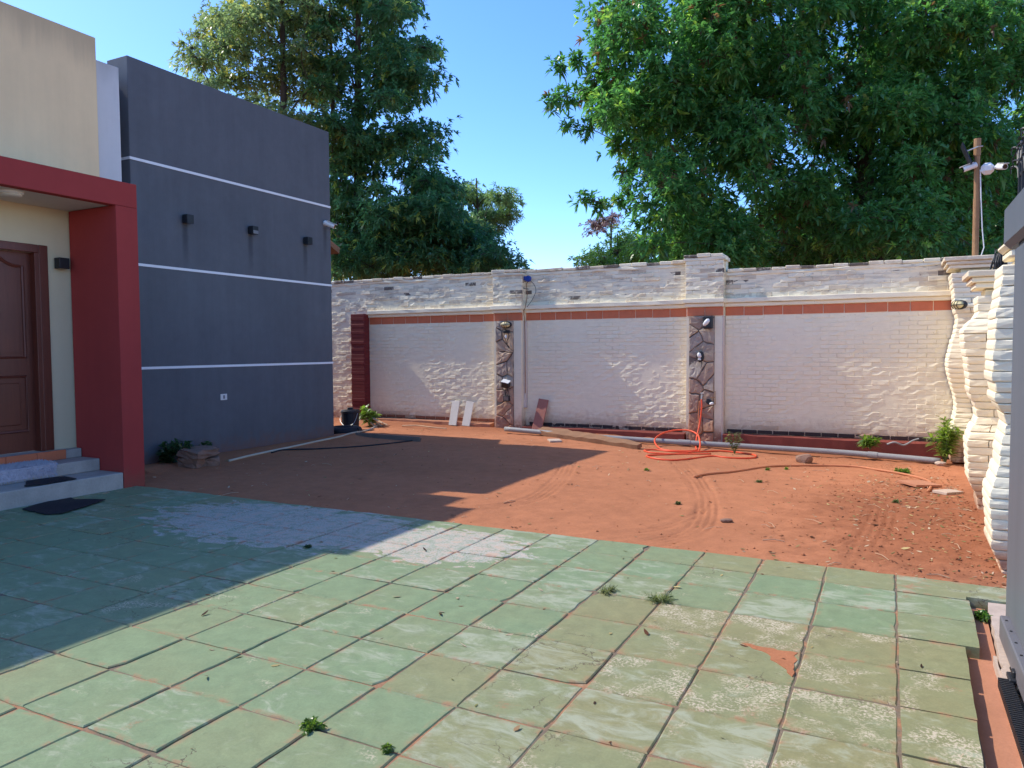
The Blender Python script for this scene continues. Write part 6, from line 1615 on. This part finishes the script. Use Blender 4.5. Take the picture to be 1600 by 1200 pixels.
def tree(name, label, base, clumps, tr, seed, per, nl, L, W, tints, bark, flat=0.7, seg=2, droop=0.35, brown=0.0, twig=10, top=None, stray=0.12, group='trees beyond the wall', spread=(0.5, 1.25), limb_r=0.024):
    """trunk with limbs to every clump of the crown; crown of leaf rosettes"""
    rng = np.random.default_rng(seed)
    t = thing(name, label, 'tree', base, 0, group)
    B = np.array(base); cl = np.array(clumps)
    zmax = cl[:, 2].max() if top is None else top
    # trunk
    mb = MB()
    H = zmax - B[2]
    pts = [Vector((0.12 * math.sin(2.2 * q + seed) * q, 0.10 * math.cos(1.7 * q + seed) * q, H * q)) for q in np.linspace(0, 1, 14)]
    rad = [tr * (1.25 if i == 0 else 1 - 0.85 * i / 13) for i in range(14)]
    mb.tube(pts, rad, 12)
    def on_trunk(z):
        q = min(0.97, max(0.03, z / H)); i = q * 13; k = int(i); f = i - k
        return pts[k].lerp(pts[min(13, k + 1)], f)
    R = []; A = []; TI = []
    done = []
    axis_d = lambda q: math.hypot(q[0] - B[0], q[1] - B[1])
    for (x, y, z, r) in sorted(clumps, key=axis_d):
        c = Vector((x - B[0], y - B[1], z - B[2]))
        hor = math.hypot(c.x, c.y)
        s = on_trunk(max(0.3, c.z - 0.45 * hor - 0.3))
        # grow from the trunk or from the nearest limb that is already there
        best = (c - s).length * 0.75
        r0 = limb_r * (1 + 0.4 * (c - s).length)
        for q, rq in done:
            dl = (c - q).length * (1.0 if q.z < c.z + 0.4 else 1.6)
            if dl < best: best = dl; s = q; r0 = max(0.012, rq * 0.72)
        r0 = min(r0, tr * 0.5)
        mid = s.lerp(c, 0.5) + Vector((rng.normal(0, 0.1), rng.normal(0, 0.1), 0.06 * (c - s).length))
        sp = spline([s, mid, c], 4)
        mb.tube(sp, [r0 * (1 - 0.35 * i / (len(sp) - 1)) for i in range(len(sp))], 5, False)
        done.append((c, r0 * 0.65))
        n = max(5, int(per * (r / 0.65) ** 2))
        d = unit(rng.normal(0, 1, (n, 3)))
        rr_ = r * (rng.uniform(0, 1, n) ** 0.45) * (1 + rng.normal(0, 0.1, n))
        st = rng.uniform(0, 1, n) < stray
        rr_[st] *= rng.uniform(1.1, 1.5, st.sum())
        P = d * rr_[:, None] * np.array([1, 1, flat])
        P = P + np.array(c)
        ax = unit(d * np.array([1, 1, 0.5]) + np.array([0, 0, 0.35]) + rng.normal(0, 0.25, (n, 3)))
        R.append(P); A.append(ax)
        mixv = rng.uniform(0, 1, (n, 1)) * 0.55 + rng.uniform(0, 1) * 0.45
        tn = np.array(tints[0]) * (1 - mixv) + np.array(tints[1]) * mixv
        yng = rng.uniform(0, 1, n) < 0.10
        tn[yng] = np.array(tints[2]) * rng.uniform(0.7, 1.2, (yng.sum(), 1))
        if brown:
            bq = rng.uniform(0, 1, n) < brown * (3 if rng.uniform() < 0.2 else 0.4)
            tn[bq] = np.array([0.16, 0.105, 0.055]) * rng.uniform(0.6, 1.3, (bq.sum(), 1))
        TI.append(tn)
        for k in range(min(twig, n)):
            e = Vector(P[k]); m_ = c.lerp(e, 0.5) + Vector(rng.normal(0, 0.05, 3))
            mb.tube([c, m_, e], [0.014, 0.009, 0.004], 3, False)
    mb.build('trunk', bark, t, True)
    V, F, T = rosettes(np.concatenate(R), np.concatenate(A), nl, L, W, rng, spread, droop, seg, np.concatenate(TI).clip(0.005, 0.5), along=0.06)
    o = npmesh('crown', V, F, MT['leaf'], T, parent=t)
    return t

RT = [(0.06, 0.165, 0.06), (0.125, 0.275, 0.08), (0.23, 0.37, 0.09)]
LT = [(0.055, 0.15, 0.068), (0.105, 0.21, 0.085), (0.26, 0.33, 0.09)]
L2 = [(0.14, 0.21, 0.095), (0.20, 0.27, 0.12), (0.34, 0.35, 0.11)]
tree('broad_tree', 'huge dense glossy green tree filling the right of the sky above the wall', (-0.6, 21.2, -0.2), CL['R'] + CL['Rtw'], 0.34, 3, 140, 8, 0.15, 0.052, RT, MT['barkpale'], 0.85, 2, 0.3, 0.02, 6, top=13)
tree('dark_tree', 'dark green tree filling the gap under the huge tree, just over the wall', (-2.5, 24.5, -0.2), CL['T8'], 0.2, 23, 120, 7, 0.19, 0.075, [(0.04, 0.105, 0.035), (0.07, 0.15, 0.045), (0.12, 0.2, 0.05)], MT['barkpale'], 0.8, 1, 0.3, 0, 5)
tree('tall_tree', 'tall dark layered tree with a straight trunk just right of the blue wall', (-15.0, 18.9, -0.2), CL['T1'], 0.24, 5, 64, 7, 0.165, 0.07, LT, MT['bark'], 0.42, 1, 0.35, 0, 9, top=15)
tree('tall_tree', 'second slim trunked tree close to the edge of the blue wall, behind its corner', (-15.75, 18.8, -0.2), CL['T1b'], 0.17, 15, 66, 7, 0.165, 0.07, LT, MT['bark'], 0.42, 1, 0.35, 0, 9, top=13)
tree('tall_tree', 'lighter yellow-green spreading tree rising above the slate blue wall', (-16.9, 17.6, -0.2), CL['T2'], 0.24, 6, 60, 7, 0.16, 0.064, L2, MT['bark'], 0.42, 1, 0.35, 0, 12, top=14)
tree('feathery_tree', 'pale feathery tree farther off, to the right of the tall dark tree', (-14.4, 25.4, -0.2), CL['T4'], 0.18, 7, 100, 7, 0.2, 0.05, [(0.10, 0.185, 0.085), (0.15, 0.235, 0.10), (0.19, 0.27, 0.09)], MT['bark'], 0.45, 1, 0.3, 0, 9)
tree('round_bush', 'dark round bush just above the wall left of the blue cable box', (-11.6, 20.1, -0.2), CL['T5'], 0.14, 8, 110, 7, 0.17, 0.05, LT, MT['bark'], 0.8, 1, 0.4, 0, 6)
tree('light_tree', 'light green small tree above the wall between the sky gap and the big tree', (-7.6, 22.6, -0.2), CL['T7'], 0.13, 9, 110, 7, 0.16, 0.045, [(0.15, 0.28, 0.07), (0.22, 0.34, 0.09), (0.27, 0.37, 0.09)], MT['barkpale'], 0.8, 1, 0.35, 0.03, 8)
tree('flowering_tree', 'distant tree with dusky purple-brown blossom beside the sky gap', (-9.5, 27.2, -0.2), CL['T6'], 0.13, 10, 38, 7, 0.12, 0.045, [(0.15, 0.11, 0.11), (0.19, 0.14, 0.135), (0.10, 0.11, 0.06)], MT['bark'], 0.55, 1, 0.3, 0, 14)
